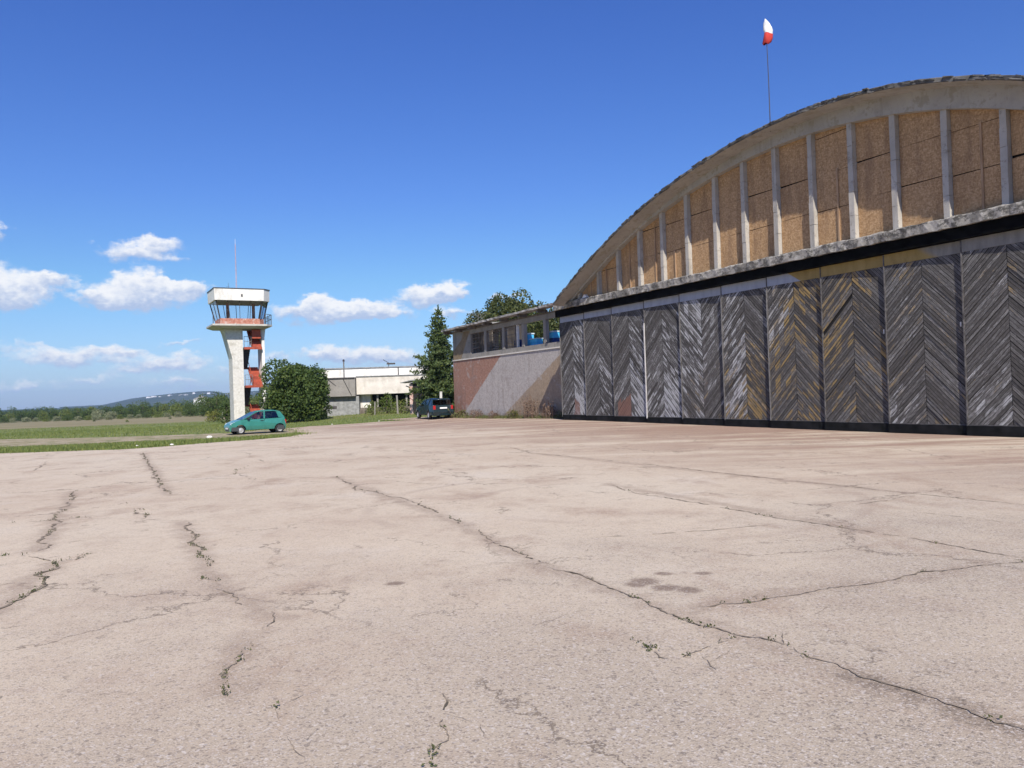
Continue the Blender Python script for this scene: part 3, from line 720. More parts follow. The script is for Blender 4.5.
# white low/high, ochre low/high per door
WEAR = [(.56, .36, 0, 0), (.48, .36, 0, 0), (.58, .40, 0, 0), (.58, .46, .12, 0), (.48, .54, .54, .10), (.38, .54, .62, .42), (.26, .34, .60, .62), (.20, .16, .50, .56), (.22, .14, .46, .40), (.32, .20, .40, .36), (.2, .15, .1, .1), (.15, .1, .1, .1)]
def clip(poly, f):
    out = []
    for i in range(len(poly)):
        a, b = poly[i], poly[(i+1) % len(poly)]; fa, fb = f(a), f(b)
        if fa >= 0: out.append(a)
        if fa*fb < 0: t = fa/(fa-fb); out.append((a[0]+(b[0]-a[0])*t, a[1]+(b[1]-a[1])*t))
    return out
for di in range(len(DJ)-1):
    ul, ur = DJ[di], DJ[di+1]; W = ul-ur; gz = .0045*max(0, ur-14)
    zb, zt, ztop = .32+gz, 5.01+gz*.6, 5.345+gz*.5
    ang = math.atan2(.075, W)
    hold = empty('tmp', (ur, 0, 0), ang); L = MB(); x0, x1 = .035, W-.035; seam = W/2+random.uniform(-.03, .03)
    V = di == 4; step = .128; wl, wh, ol, oh = WEAR[di]
    for half in (0, 1):
        xa, xb = (x0, seam-.006) if half == 0 else (seam+.006, x1)
        sgn = (1 if half == 0 else -1)*(-1 if V else 1)          # dz/dx
        c = zb-3.2; idx = 0
        off = random.random()*step
        while c < zt+3.2:
            wdt = step*random.uniform(.92, 1.08); gap = random.choice((.014, .018, .022)) if random.random() < .9 else .035
            c0, c1 = c+off, c+off+wdt-gap; c += wdt; idx += 1
            rnd = random.random(); bo = random.uniform(.0, .018)
            if di in (0, 7) and half == 1 and idx == (30 if di == 0 else 56): continue          # a plank has dropped out
            lastz = None
            for sgm in range(5):
                sa, sb = xa+(xb-xa)*sgm/5, xa+(xb-xa)*(sgm+1)/5
                zf = lambda x, cc: cc+sgn*(x-seam)
                poly = [(sa, zf(sa, c0)), (sb, zf(sb, c0)), (sb, zf(sb, c1)), (sa, zf(sa, c1))]
                poly = clip(poly, lambda p: p[1]-zb); 
                if len(poly) < 3: continue
                poly = clip(poly, lambda p: zt-p[1])
                if len(poly) < 3: continue
                xm, zm = sum(p[0] for p in poly)/len(poly), sum(p[1] for p in poly)/len(poly)
                hgt = (zm-zb)/(zt-zb); u = ur+xm
                nz = mnoise.noise(Vector((u*.75, zm*.55, 4)))*.55 + mnoise.noise(Vector((u*.35, zm*.3, 11)))*.4
                nz2 = mnoise.noise(Vector((u*.8, zm*.6, 23)))*.6
                wht = max(0, min(1, wl+(wh-wl)*hgt - .02 + nz*.42 + (random.random()-.5)*.34 + (rnd-.5)*.16 + (.16 if (half == 0) == (di < 4) else 0)))
                och = max(0, min(1, ol+(oh-ol)*hgt + nz2*.4 + (random.random()-.5)*.34 + (rnd-.5)*.2)) if ol+oh > 0 else 0
                red = 0.
                if di == 2 and half == 1 and zm < 1.35-(xm-seam)*.35+.0 and xm-seam < 1.0: red = .85
                if di == 0 and abs(xm-(seam-.15)) < .22 and zm < 1.1: red = .8
                if di in (4, 5) and abs(zm-1.5) < .5 and abs(xm-(seam if di == 4 else seam+.3)) < .25: red = max(red, .55)
                fi = L.quad(*[(p[0], bo, p[1]) for p in poly])
                r2 = sqrt(.5)
                L.uvs[fi] = [((p[0]+sgn*p[1])*r2+di*7+half*3, (p[1]-sgn*p[0])*r2) for p in poly]
                L.cols[fi] = (wht, och, rnd, red)
            # lower lip of the plank for a real edge
            pa, pb = (xa, c0+sgn*(xa-seam)), (xb, c0+sgn*(xb-seam))
            if zb < pa[1] < zt and zb < pb[1] < zt:
                fi = L.quad((pa[0], bo, pa[1]), (pa[0], bo-.022, pa[1]), (pb[0], bo-.022, pb[1]), (pb[0], bo, pb[1])); L.cols[fi] = (0, 0, rnd*.3, 0); L.uvs[fi] = [(0, 0)]*4
    Mh = hold.matrix_basis.copy(); bpy.data.objects.remove(hold)
    door = L.build('sliding_door', M['planks'], H, fix=False); door.matrix_basis = Matrix.Translation((ur, 0, 0)) @ Matrix.Rotation(ang, 4, 'Z')
    mb = MB(); mb.box(.0, W, -.06, -.025, .05, ztop); mb.build('door_backing', M['darkgap'], door)
    mb = MB(); mb.box(.0, .035, -.07, .03, .05, ztop-.004); mb.box(W-.035, W-.002, -.07, .035, .05, ztop-.004); mb.box(.036, W-.036, -.02, .022, zb-.02, zb); mb.build('door_frame', M['rustframe'], door)
    mb = MB(); mb.box(.036, W-.036, -.02, .016, zt+.004, ztop); hp = mb.build('header_panel', M['header'], door)
    # the header paint runs across all doors: bake the hangar position into the mesh, keep the object there
    for v in hp.data.vertices: v.co.x += ur
    hp.matrix_basis = Matrix.Translation((-ur, 0, 0))
    mb = MB(); mb.box(.0, W-.004, -.02, .05, .03 if di > 5 else .06, zb-.022, None, .006); mb.build('plinth_board', M['base'], door)
    if di in (3, 7, 8, 9):
        mb = MB(); mb.box(.07, .11, .03, .06, 3.0, 3.13); mb.build('door_handle', M['palepost'], door)
    if di == 3:
        mb = MB(); mb.box(W-.055, W+.005, .04, .062, .3, 4.4); mb.build('cover_strip', M['palepost'], door)
    if di in (0, 1, 4, 5, 6):
        mb = MB(); mb.box(W-.02, W+.002, .036, .05, .3, 4.9); mb.build('cover_strip', M['steel'], door)

# windsock on the roof
bx = hang(19.97, .6, 10.36); WS = empty('windsock', bx)
tag(WS, 'red and white windsock hanging limp on a thin pole on the hangar roof', 'windsock')
mb = MB(); mb.tube([(0, 0, -.2), (.0, .0, 1.4), (-.02, 0, 2.95)], [.022, .018, .014], 8); mb.build('pole', M['tsteel_shade'], WS); WS.scale = (.82, .82, 1.0)
mb = MB(); ringp = [(-.02+.13*cos(a)*.9, .13*sin(a), 3.02+.05*cos(a)) for a in [2*pi*k/14 for k in range(15)]]; mb.tube(ringp, .012, 6); mb.bar((-.02, 0, 2.93), (-.02, 0, 3.05), .02); mb.build('hoop', M['tsteel_shade'], WS)
def sock(rows, mat, name):
    mb = MB(); n = 14
    for cx, cz, r, sq in rows:
        for k in range(n):
            a = 2*pi*k/n; rr = r*(1+.18*sin(3*a+cz*9)); mb.v.append((cx+rr*cos(a), rr*sin(a)*sq, cz+.03*sin(2*a)))
    for i in range(len(rows)-1):
        for k in range(n): a = i*n+k; b = i*n+(k+1) % n; mb.f.append((a, b, b+n, a+n))
    return mb.build(name, M[mat], WS, smooth=True)
sock([(-.05, 2.78, .10, .8), (-.01, 2.84, .17, .8), (.02, 2.98, .19, .9), (.05, 3.12, .17, .9)], 'sockred', 'red_band')
sock([(.06, 3.125, .15, .9), (.06, 3.25, .18, .85), (.05, 3.36, .17, .8)], 'sockwhite', 'white_band')
sock([(.05, 3.35, .168, .8), (.01, 3.48, .13, .8), (-.03, 3.57, .07, .8), (-.05, 3.62, .02, 1)], 'sockwhite', 'white_tip')
# ledge scrap
p = hang(32.5, .2, 6.03); mb = MB(); mb.prism([(-.18, 0), (.2, 0), (.12, .09), (.02, .16), (-.08, .10)], -.08, .08)
o = mb.build('plastic_scrap', M['sockwhite']); o.location = p; o.rotation_euler = (0, 0, HROT); tag(o, 'white scrap lying on the mossy ledge at the low left end of the hangar gable', 'scrap')

# ------------------------------------------------------------------ annex beside the hangar
AX = empty('annex_building', hang(0, 0, 0), HROT)
tag(AX, 'low annex with painted roughcast wall and open upper window bays beside the hangar', 'building')
FW = -1.6; UE = 53.2
mb = MB(); mb.box(35.26, UE, FW-.25, FW, -.6, 3.98); mb.box(UE-.25, UE-.002, -9.5, FW-.25, -.6, 3.98); mb.box(35.26, UE-.25, -9.5, -9.25, -.6, 3.98); mb.build('lower_wall', M['wall'], AX)
mb = MB(); mb.box(35.26, UE+.02, FW-.2, FW+.05, 3.985, 4.06, None, .004); mb.build('string_course', M['offwhite'], AX)
mb = MB(); mb.box(35.3, UE-.2, -9.4, FW-.26, 4.0, 4.30); mb.build('upper_floor', M['greywall'], AX)
mb = MB(); mb.box(35.26, 50.1, FW-.22, FW-.03, 4.065, 4.34, None, .004); mb.build('window_sill', M['greywall'], AX)
mb = MB(); mb.box(50.1, UE, FW-.22, FW-.03, 4.065, 6.0); mb.box(UE-.22, UE-.004, -5.2, FW-.22, 4.065, 6.0); mb.build('upper_wall', M['greywall'], AX)
mb = MB(); mb.quad((53.19, FW-.024, 4.07), (53.19, FW-.024, 4.66), (51.66, FW-.024, 5.41), (51.3, FW-.024, 5.95), (50.12, FW-.024, 5.95), (50.6, FW-.024, 5.5), (51.8, FW-.024, 4.07)); mb.build('ochre_patch', M['ochrewall'], AX, fix=False)
mb = MB(); mb.box(35.26, 50.1, FW-.22, FW-.03, 5.72, 6.0); mb.build('lintel', M['greywall'], AX)
MU = [50.03, 47.77, 45.09, 42.45, 39.81, 37.46]
for u in MU[1:]:
    mb = MB(); mb.box(u-.15, u+.15, FW-.24, FW-.02, 4.34, 5.72, None, .006); mb.build('mullion', M['greywall'], AX)
def roofz(u): return 6.25+(54.1-u)*.0095
mb = MB(); n = 60
for i in range(n+1):
    u = 37.4+(53.75-37.4)*i/n; back = (-1.72, .06) if u < 48.6 else (-5.6, .25)
    for b, dz in ((-.98, -.12), (-.98, 0), (back[0], back[1]), (back[0], back[1]-.14)):
        mb.v.append((u, b+random.uniform(-.03, .03), roofz(u)+dz+random.uniform(-.018, .018)))
for i in range(n):
    for k in range(4):
        a = i*4+k; b = i*4+(k+1) % 4; mb.f.append((a, b, b+4, a+4))
mb.f += [(0, 1, 2, 3), (n*4, n*4+3, n*4+2, n*4+1)]
mb.build('roof_sheet', M['roofsheet'], AX)
mb = MB()
for i in range(16):
    u = 35.35+i*.15; z = roofz(u)+random.uniform(-.07, .06); mb.box(u-.12, u+.13, -1.75, -1.0+random.uniform(-.15, .12), z-.05, z, None, .04)
mb.build('broken_roof_sheet', M['rust'], AX)
mb = MB()
for u in [53.5, 51.5, 49.2, 46.8, 44.4, 42.0, 39.6, 37.2]: mb.box(u-.06, u+.06, -5.5 if u > 48.6 else -1.7, -1.05, roofz(u)-.32, roofz(u)-.13)
mb.box(35.5, 53.4, -1.75, -1.62, 6.001, 6.10); mb.build('rafter', M['oldwood'], AX)
mb = MB()
for a in (50.03-.1, 47.77): pass
def lattice(ul, ur, cols, rows, mat, name, miss=.0, w=.05):
    mb = MB()
    for k in range(cols+1):
        u = ul+(ur-ul)*k/cols; mb.box(u-w/2, u+w/2, FW-.16, FW-.10, 4.342, 5.718)
    for k in range(rows+1):
        z = 4.37+(5.70-4.37)*k/rows
        for c in range(cols):
            if random.random() < miss: continue
            a = ul+(ur-ul)*c/cols; b = ul+(ur-ul)*(c+1)/cols; t = random.uniform(-.02, .02)*(miss > 0)
            mb.bar((a, FW-.13, z+t), (b, FW-.13, z-t), .04, w)
    return mb.build(name, M[mat], AX)
lattice(49.9, 47.93, 4, 4, 'oldwood', 'window_grid'); lattice(47.6, 45.25, 2, 13, 'oldwood', 'slat_screen', .12, .045); lattice(44.92, 43.6, 1, 13, 'oldwood', 'slat_screen', .15, .045)
mb = MB(); mb.box(47.95, 49.9, FW-.7, FW-.62, 4.31, 5.9); mb.build('inner_board', M['oldwood'], AX)
mb = MB(); mb.box(45.2, 47.65, FW-1.6, FW-1.5, 4.31, 5.9); mb.build('inner_board', M['oldwood'], AX)
mb = MB(); mb.box(43.25, 43.40, FW-.2, FW-.08, 4.342, 5.718); mb.build('white_post', M['palepost'], AX)
for u in (52.5,):
    mb = MB(); mb.box(u-.12, u+.12, -5.4, -5.16, 4.3, roofz(u)+.02); mb.build('rear_post', M['greywall'], AX)

# blue boxes kept on the upper floor
def hive(uc, w, z0, h, label, dark=False, lidc='lid'):
    base = hang(uc, -2.2, z0); o = empty('storage_box', base, HROT); tag(o, label, 'box', 'blue boxes on the annex floor')
    mb = MB(); mb.box(-w/2, w/2, -.22, .22, 0, h*.46-.006, None, .004); mb.build('lower_case', M['darkblue' if dark else 'blue'], o, bevel=.01)
    mb = MB(); mb.box(-w/2+.006, w/2-.006, -.21, .21, h*.46, h*.9, None, .004); mb.build('upper_case', M['darkblue' if dark == 2 else 'blue'], o, bevel=.01)
    mb = MB(); mb.box(-w/2-.03, w/2+.03, -.25, .25, h*.9+.004, h, None, .004); mb.build('box_lid', M[lidc], o, bevel=.01)
hive(42.85, .68, 4.305, .86, 'tall light blue box standing behind the middle open bay of the annex')
hive(41.85, .85, 4.305, .48, 'low wide light blue box right of the tall blue one on the annex')
hive(39.9, .9, 4.305, .74, 'blue box with dark lower half in the open bay next to the hangar doors', 1)
hive(44.05, .62, 4.305, .55, 'dark blue box by the white post, leftmost box on the annex', 2, 'darkblue')
# tv antenna on annex roof
o = empty('tv_antenna', hang(51.7, -3., 6.35), HROT); tag(o, 'spindly grey television antenna frame on the left end of the annex roof', 'antenna')
mb = MB(); mb.tube([(0, 0, 0), (0, 0, .95)], .016, 6); mb.build('mast', M['steel'], o)
mb = MB(); mb.bar((-.7, 0, .5), (.9, .1, 1.05), .02)
for k in range(5): x = -.6+k*.36; z = .53+k*.125; mb.bar((x-.12, -.35, z+.3), (x+.12, .35, z-.3), .014)
mb.bar((-.85, -.1, .25), (-.5, .1, .9), .016); mb.build('boom', M['steel'], o)

# weeds along the annex wall
def weed_clump(u, b, h, w, dry, label):
    p = hang(u, b); p.z = ground_z(p.x, p.y); o = empty('weed_clump', p, random.uniform(0, 6)); tag(o, label, 'weeds', 'weeds along the annex wall')
    mb = MB(); lv = MB()
    for _ in range(int(26*w/.5)+4):
        x, y = random.gauss(0, w*.4), random.gauss(0, .12); hh = h*random.uniform(.5, 1.05); e = Vector((x+random.gauss(0, .13), y+random.gauss(0, .1), hh))
        mb.tube([(x, y, 0), (x*.98+e.x*.02, y, hh*.5), tuple(e)], [.010, .008, .005], 4)
        for _ in range(7):
            f = random.uniform(.12, 1.0); q = Vector((x, y, 0)).lerp(e, f)+Vector((random.gauss(0, .07), random.gauss(0, .07), 0))
            i = leafmesh(lv, q, random.uniform(.05, .13)*(1.0 if dry else 1.5)); lv.cols[i] = (random.random(), random.random()**2, 0, 1)
    mb.build('stem', M['stalk'], o); tag(lv.build('leaf', M['stalk' if dry else 'weed'], o, fix=False), kind='stuff')
weed_clump(40.9, -1.1, 1.35, 1.0, True, 'tall dry brown weeds at the wall near the shadow edge of the hangar')
weed_clump(38.7, -1.1, 1.1, .9, True, 'dry weeds in the shadow between the annex wall and hangar doors')
weed_clump(43.2, -1.2, .5, .6, False, 'short green weeds at the foot of the pale part of the wall')
weed_clump(46.0, -1.25, .5, .7, True, 'low dead weeds under the point where white meets terracotta wall')
weed_clump(48.6, -1.25, .6, .7, True, 'scrubby dry weeds at the foot of the terracotta wall')
weed_clump(51.3, -1.3, .6, .7, False, 'green weeds at the wall corner beside the dark parked car')
weed_clump(37.0, -1.0, .5, .5, False, 'green weeds in the corner against the first hangar door')
sp = []
for _ in range(4200):
    u = random.uniform(35.6, 54); b = -1.55+abs(random.gauss(0, .32))
    if mnoise.noise(Vector((u*.5, 0, 2))) < -.3: continue
    p = hang(u, b); sp.append((p.x, p.y, ground_z(p.x, p.y)+.01))
blades('wall_foot_grass', sp, M['weed'], .06, .26, .02)

# ------------------------------------------------------------------ control tower
TB = gp(240, 421.5); TB = Vector((-24.9, 75., ground_z(-24.9, 75.)))
vt = at(242.3, 421, 75.); TB.x = vt.x
T = empty('control_tower', TB, radians(29)); 
tag(T, 'white airfield control tower with red stairs and glazed cab on top', 'control tower')
s_ = 1.0
# local x right, y back. pier
mb = MB(); D0, D1 = -.6, 1.5
def pier_prism(poly): mb.prism(poly, D0, D1)
mb.prism([(-.88, -.6), (.18, -.6), (.18, 8.85), (-1.66, 8.85), (-1.50, 8.45), (-.88, 6.1)], D0, D1)
mb.build('pier', M['pierwhite'], T, bevel=.02)
mb = MB(); mb.prism([(2.02, -.6), (2.30, -.6), (2.30, 8.0), (2.42, 8.85), (1.74, 8.85), (2.02, 8.1)], -.55, 1.5); mb.build('pier', M['white'], T, bevel=.02)
# platform slab
pl = [(-2.85, -1.9), (2.3, -1.9), (2.95, -1.25), (2.95, 2.2), (-2.85, 2.2)]
def frustum(mb, poly, k0, z0, z1, cx=0., cy=.2):
    n = len(mb.v); m = len(poly)
    for x, y in poly: mb.v.append((cx+(x-cx)*k0, cy+(y-cy)*k0, z0))
    for x, y in poly: mb.v.append((x, y, z1))
    mb.f.append(tuple(n+i for i in reversed(range(m)))); mb.f.append(tuple(n+m+i for i in range(m)))
    for i in range(m): j = (i+1) % m; mb.f.append((n+i, n+j, n+m+j, n+m+i))
mb = MB(); frustum(mb, pl, .80, 8.86, 9.06); n0 = len(mb.v); frustum(mb, pl, 1., 9.06+.001, 9.22); mb.build('platform_slab', M['slab'], T)
cabb = [(-2.05, -1.25), (1.75, -1.25), (2.25, -.75), (2.25, 1.9), (-2.05, 1.9)]; cabt = [(-2.45, -1.7), (1.95, -1.7), (2.6, -1.05), (2.6, 2.1), (-2.45, 2.1)]
mb = MB(); frustum(mb, cabb, 1.0, 9.225, 9.78, 0, .2); mb.build('sill_band', M['redband'], T)
ZS, ZR = 9.78, 11.38
def lerp2(i, f):
    n = len(cabb); a0, b0 = Vector(cabb[i % n]), Vector(cabb[(i+1) % n]); a1, b1 = Vector(cabt[i % n]), Vector(cabt[(i+1) % n])
    return a0.lerp(b0, f), a1.lerp(b1, f)
div = [4, 1, 2, 4, 2]
for i in range(5):
    for k in range(div[i]):
        p, q = lerp2(i, k/div[i]); mb = MB(); mb.bar((p.x, p.y, ZS), (q.x, q.y, ZR), .09 if k == 0 else .05); mb.build('window_post', M['tsteel_shade'], T)
        p2, q2 = lerp2(i, (k+1)/div[i]); mb = MB(); mb.quad((p.x, p.y, ZS), (p2.x, p2.y, ZS), (q2.x, q2.y, ZR), (q.x, q.y, ZR)); mb.build('window_pane', M['glass'], T, fix=False)
for x, y in ((-1.05, .3), (1.5, .5)):
    mb = MB(); mb.box(x-.13, x+.13, y-.13, y+.13, ZS-.5, ZR); mb.build('cab_column', M['redband'], T)
rf = [(-2.66, -1.95), (2.08, -1.95), (2.78, -1.25), (2.78, 2.2), (-2.66, 2.2)]
mb = MB(); frustum(mb, rf, .985, 11.38, 12.42, 0, .2); mb.build('roof_parapet', M['white'], T)
mb = MB(); frustum(mb, [(x*1.015, (y-.2)*1.015+.2) for x, y in rf], 1., 12.425, 12.50, 0, .2); mb.build('roof_capping', M['tsteel_shade'], T)
mb = MB(); mb.box(-.12, .02, -1.97, -1.945, 11.72, 11.95); mb.build('roof_outlet', M['tsteel_shade'], T)
mb = MB(); mb.box(-2.4, 2.3, -1.5, 2.0, 11.30, 11.379); mb.build('cab_ceiling', M['slab'], T)
# railings
def rail(name, pts, h, mat='tsteel_shade', bal=0):
    mb = MB()
    for p in pts: mb.bar(p, (p[0], p[1], p[2]+h), .045)
    for i in range(len(pts)-1):
        a, b = Vector(pts[i]), Vector(pts[i+1])
        for f in (1., .55): mb.bar(a+Vector((0, 0, h*f)), b+Vector((0, 0, h*f)), .04)
        n = int((b-a).length/.3*bal)
        for k in range(1, n): q = a.lerp(b, k/n); mb.bar(q, q+Vector((0, 0, h)), .018)
    mb.build(name, M[mat], T)
rail('railing', [(2.2, -1.8, 9.22), (2.92, -1.1, 9.22), (2.92, .4, 9.22), (2.92, 2.1, 9.22)], .95, bal=1)
mb = MB(); mb.bar((-2.78, -1.8, 9.0), (-2.78, -1.8, 10.25), .06); mb.build('rail_post', M['tsteel_shade'], T)
T.scale = (.93, .93, 1.0)
# stairs: dog-leg flights
LV = 3.57
def flight(x0, x1, za, ya, zb_, yb, mat='red'):
    mb = MB(); n = 10
    for k in range(n):
        z0 = za+(zb_-za)*k/n; z1 = za+(zb_-za)*(k+1)/n; y0 = ya+(yb-ya)*k/n; y1 = ya+(yb-ya)*(k+1)/n
        mb.box(x0, x1, min(y0, y1), max(y0, y1), z0-.05, z1)
    return mb.build('stair_flight', M[mat], T)
def landing(x0, x1, y0, y1, z):
    mb = MB(); mb.box(x0, x1, y0, y1, z-.16, z); mb.build('landing', M['tsteel_shade'], T); mb = MB(); mb.box(x0, x1, y0-.03, y0-.002, z-.18, z+.02); mb.build('landing_edge', M['red'], T)  # dark slab colour stands in for the shade under the landing
XL, XM, XR = .22, .98, 1.98
for k in range(3):
    z0 = k*LV-.1*(k == 0); zm = k*LV+LV/2
    if k < 3: flight(XM+.02, XR, z0, -.55, zm, 1.7)
    if k < 2:
        landing(XL, XR, 1.7, 2.4, zm)
        flight(XL, XM-.02, zm, 1.7, (k+1)*LV, -.1, 'tsteel_shade'); landing(XL, XR, -1.15, -.56, (k+1)*LV) if False else None  # left flights and landings coloured dark in place of their underside shade
        mb = MB(); mb.box(XL, XR, -.85, -.1, (k+1)*LV-.16, (k+1)*LV) if False else mb.box(XL, XM-.02, -.85, -.1, (k+1)*LV-.16, (k+1)*LV); mb.box(XM-.02, XR, -.85, -.56, (k+1)*LV-.16, (k+1)*LV); mb.build('landing', M['tsteel_shade'], T)
        mb = MB(); mb.box(XL, XR, -.88, -.852, (k+1)*LV-.2, (k+1)*LV+.02); mb.build('landing_edge', M['red'], T)
        rail('railing', [(XL+.03, -.82, (k+1)*LV), (XM-.05, -.82, (k+1)*LV)], 1.0, 'steel', 1)
        mb = MB(); mb.bar((XM, 1.7, zm+.85), (XM, -.1, (k+1)*LV+.85), .05); mb.bar((XM, -.55, z0+.85), (XM, 1.7, zm+.85), .05); mb.build('handrail', M['red'], T)
mb = MB(); mb.box(XM+.05, XR-.1, -.86, -.6, 7.96, 8.8); mb.build('stair_hatch', M['red'], T)
# masts
mb = MB()
for dx, dy in ((0, -.06), (-.06, .05), (.06, .05)): mb.tube([(-.15+dx, .2+dy, 12.45), (-.15+dx*.3, .2+dy*.3, 16.9)], .013, 5)
for k in range(12):
    z = 12.6+k*.36; f = 1-.7*k/12; mb.bar((-.15-.06*f, .2+.05*f, z), (-.15+.06*f, .2+.05*f, z+.18), .012); mb.bar((-.15, .2-.06*f, z), (-.15-.06*f, .2+.05*f, z+.18), .012)
mb.build('lattice_mast', M['pinkmast'], T)
mb = MB(); mb.tube([(-.15, .2, 16.85), (-.15, .2, 17.35)], .014, 6); mb.build('aerial', M['sockwhite'], T)
mb = MB(); mb.tube([(-.95, .1, 12.45), (-.95, .1, 13.2)], .015, 6); mb.bar((-1.2, .1, 12.85), (-.8, .1, 12.85), .014); mb.build('aerial', M['tsteel_shade'], T)

# ------------------------------------------------------------------ cars
def car(name, loc, heading, label, sp):
    o = empty(name, loc, heading); tag(o, label, 'car')
    P = sp; mb = MB(); R = P['r']
    wheels = P['wheels']
    def arc(cx):
        return [(cx+(R+.06)*cos(a), max(P['sill'], R+(R+.06)*sin(a))) for a in [pi*k/8 for k in range(9)]]
    bottom = [(P['nose'][-1][0], P['sill'])]
    for cx in (wheels[0], wheels[1]): bottom += arc(cx)
    bottom += [(P['tail'][0][0], P['sill'])]
    top_body = P['tail'][1:] + P['belt'] + P['nose'][:-1]
    outline = bottom + [P['tail'][0]] + top_body + [P['nose'][-1]]
    # drop duplicates
    ol = []
    for q in outline:
        if not ol or (Vector(q)-Vector(ol[-1])).length > 1e-3: ol.append(q)
    if (Vector(ol[0])-Vector(ol[-1])).length < 1e-3: ol.pop()
    Lh = max(abs(q[0]) for q in ol)
    def hw(x, z):
        k = max(0, abs(x)-Lh*.72)/(Lh*.28); w = P['hw']*(1-.13*k*k)
        return w - .05*max(0, z-.62)/.3 - .05*max(0, .45-z)/.25
    n = len(ol)
    for sgn in (-1, 1):
        for x, z in ol: mb.v.append((x, sgn*hw(x, z), z))
    b0, b1 = P['belt'][0], P['belt'][-1]
    bm = bmesh.new(); vs = [bm.verts.new(v) for v in mb.v]
    for off in (0, n):
        ed = [bm.edges.new((vs[off+i], vs[off+(i+1) % n])) for i in range(n)]
        bmesh.ops.triangle_fill(bm, edges=ed, use_beauty=True)
    for i in range(n):
        j = (i+1) % n
        if ol[i] in P['belt'] and ol[j] in P['belt']: continue           # the cabin stays open
        bm.faces.new((vs[i], vs[j], vs[n+j], vs[n+i]))
    bmesh.ops.recalc_face_normals(bm, faces=bm.faces)
    me = bpy.data.meshes.new('body'); bm.to_mesh(me); bm.free(); me.materials.append(P['paint'])
    body = bpy.data.objects.new('body', me); C.objects.link(body); body.parent = o
    bv = body.modifiers.new('bevel', 'BEVEL'); bv.width = .035; bv.segments = 2; bv.limit_method = 'ANGLE'; bv.angle_limit = radians(40)
    # roof and pillars
    rt = P['roof']; wr = P['rw']; bw = lambda x, z: hw(x, z)-.015
    mb = MB()
    k = len(rt)
    for sgn in (-1, 0, 1):
        for x, z in rt: mb.v.append((x, sgn*wr, z+(.035 if sgn == 0 else 0)))
    for sgn in (-1, 0, 1):
        for x, z in rt: mb.v.append((x, sgn*(wr-.01), z-.045))
    for r in range(2):
        for i in range(k-1):
            a = r*k+i; mb.f.append((a, a+1, a+1+k, a+k)); a += 3*k; mb.f.append((a, a+k, a+1+k, a+1))
    for i in range(k-1): mb.f.append((i, i+3*k, i+1+3*k, i+1)); mb.f.append((2*k+i, 2*k+i+1, 5*k+i+1, 5*k+i))
    for i in (0, k-1):
        for r in range(2): a = r*k+i; mb.f.append((a, a+k, a+k+3*k, a+3*k))
    mb.build('roof', P['paint'], o, smooth=True)
    for sgn in (-1, 1):
        for (xb, zb), (xt, zt), w in P['pillars']:
            mb = MB(); mb.bar((xb, sgn*bw(xb, zb), zb-.02), (xt, sgn*(wr-.01), zt-.01), w, .05, up=(0, 1, 0)); mb.build('pillar', P['paint'], o)
        mb = MB(); q = P['quarter']; mb.v += [(x, sgn*(bw(x, z) if z < P['belt'][0][1]+.08 else wr-.005), z) for x, z in q]; mb.f.append(tuple(range(len(q)))); mb.build('quarter_panel', P['paint'], o, fix=False)
        for w in P['windows']:
            mb = MB(); mb.v += [(x, sgn*(bw(x, z)-.008 if z < P['belt'][0][1]+.08 else wr-.022), z) for x, z in w]; mb.f.append(tuple(range(len(w)))); mb.build('side_window', P['glass'], o, fix=False)
        mb = MB(); (x, z) = P['mirror']; mb.box(x-.05, x+.08, sgn*(bw(x, z)+.02)-.06*(sgn < 0), sgn*(bw(x, z)+.02)+.14*(sgn > 0)-.08*(sgn < 0), z, z+.12); mb.build('mirror', M['trim'], o, bevel=.02)
        (x, z) = P['doorline'][0]; mb = MB()
        for (x, za, zb2) in P['doorseam']: mb.bar((x, sgn*(hw(x, za)+.002), za), (x, sgn*(hw(x, zb2)+.002), zb2), .012, .012)
        mb.build('door_seam', M['trim'], o)
        mb = MB(); x, z = P['handle']; mb.box(x-.09, x+.09, sgn*hw(x, z)-.012, sgn*hw(x, z)+.022, z-.015, z+.015); mb.build('door_handle', M['trim'], o)
        # lamps
        (x, z, w, h, rx) = P['head']; mb = MB(); mb.lathe([(0, .05), (w*.7, .035), (w, 0), (w, -.08)], 14, Matrix.Translation((x, sgn*(hw(x, z)-w*1.05), z)) @ Matrix.Rotation(rx, 4, 'Y') @ Matrix.Diagonal((h/w, 1, 1, 1))); mb.build('headlight', M['lamp'], o, smooth=True)
        (x, z, w, h) = P['tail_l']; mb = MB(); mb.box(x-.03, x+.06, sgn*(hw(x, z)-w/2)-w/2, sgn*(hw(x, z)-w/2)+w/2+.006*sgn, z-h/2, z+h/2); mb.build('tail_light', M['taillight'], o, bevel=.015)
    # front and rear glass
    (fx, fz), (gx, gz) = P['wind']; mb = MB(); mb.quad((fx, -bw(fx, fz), fz), (fx, bw(fx, fz), fz), (gx, wr-.03, gz), (gx, -wr+.03, gz)); mb.build('windscreen', P['glass'], o, fix=False)
    (fx, fz), (gx, gz) = P['rearw']; mb = MB(); mb.quad((fx, -bw(fx, fz)+.08, fz), (fx, bw(fx, fz)-.08, fz), (gx, wr-.08, gz), (gx, -wr+.08, gz)); mb.build('rear_window', P['glass'], o, fix=False)
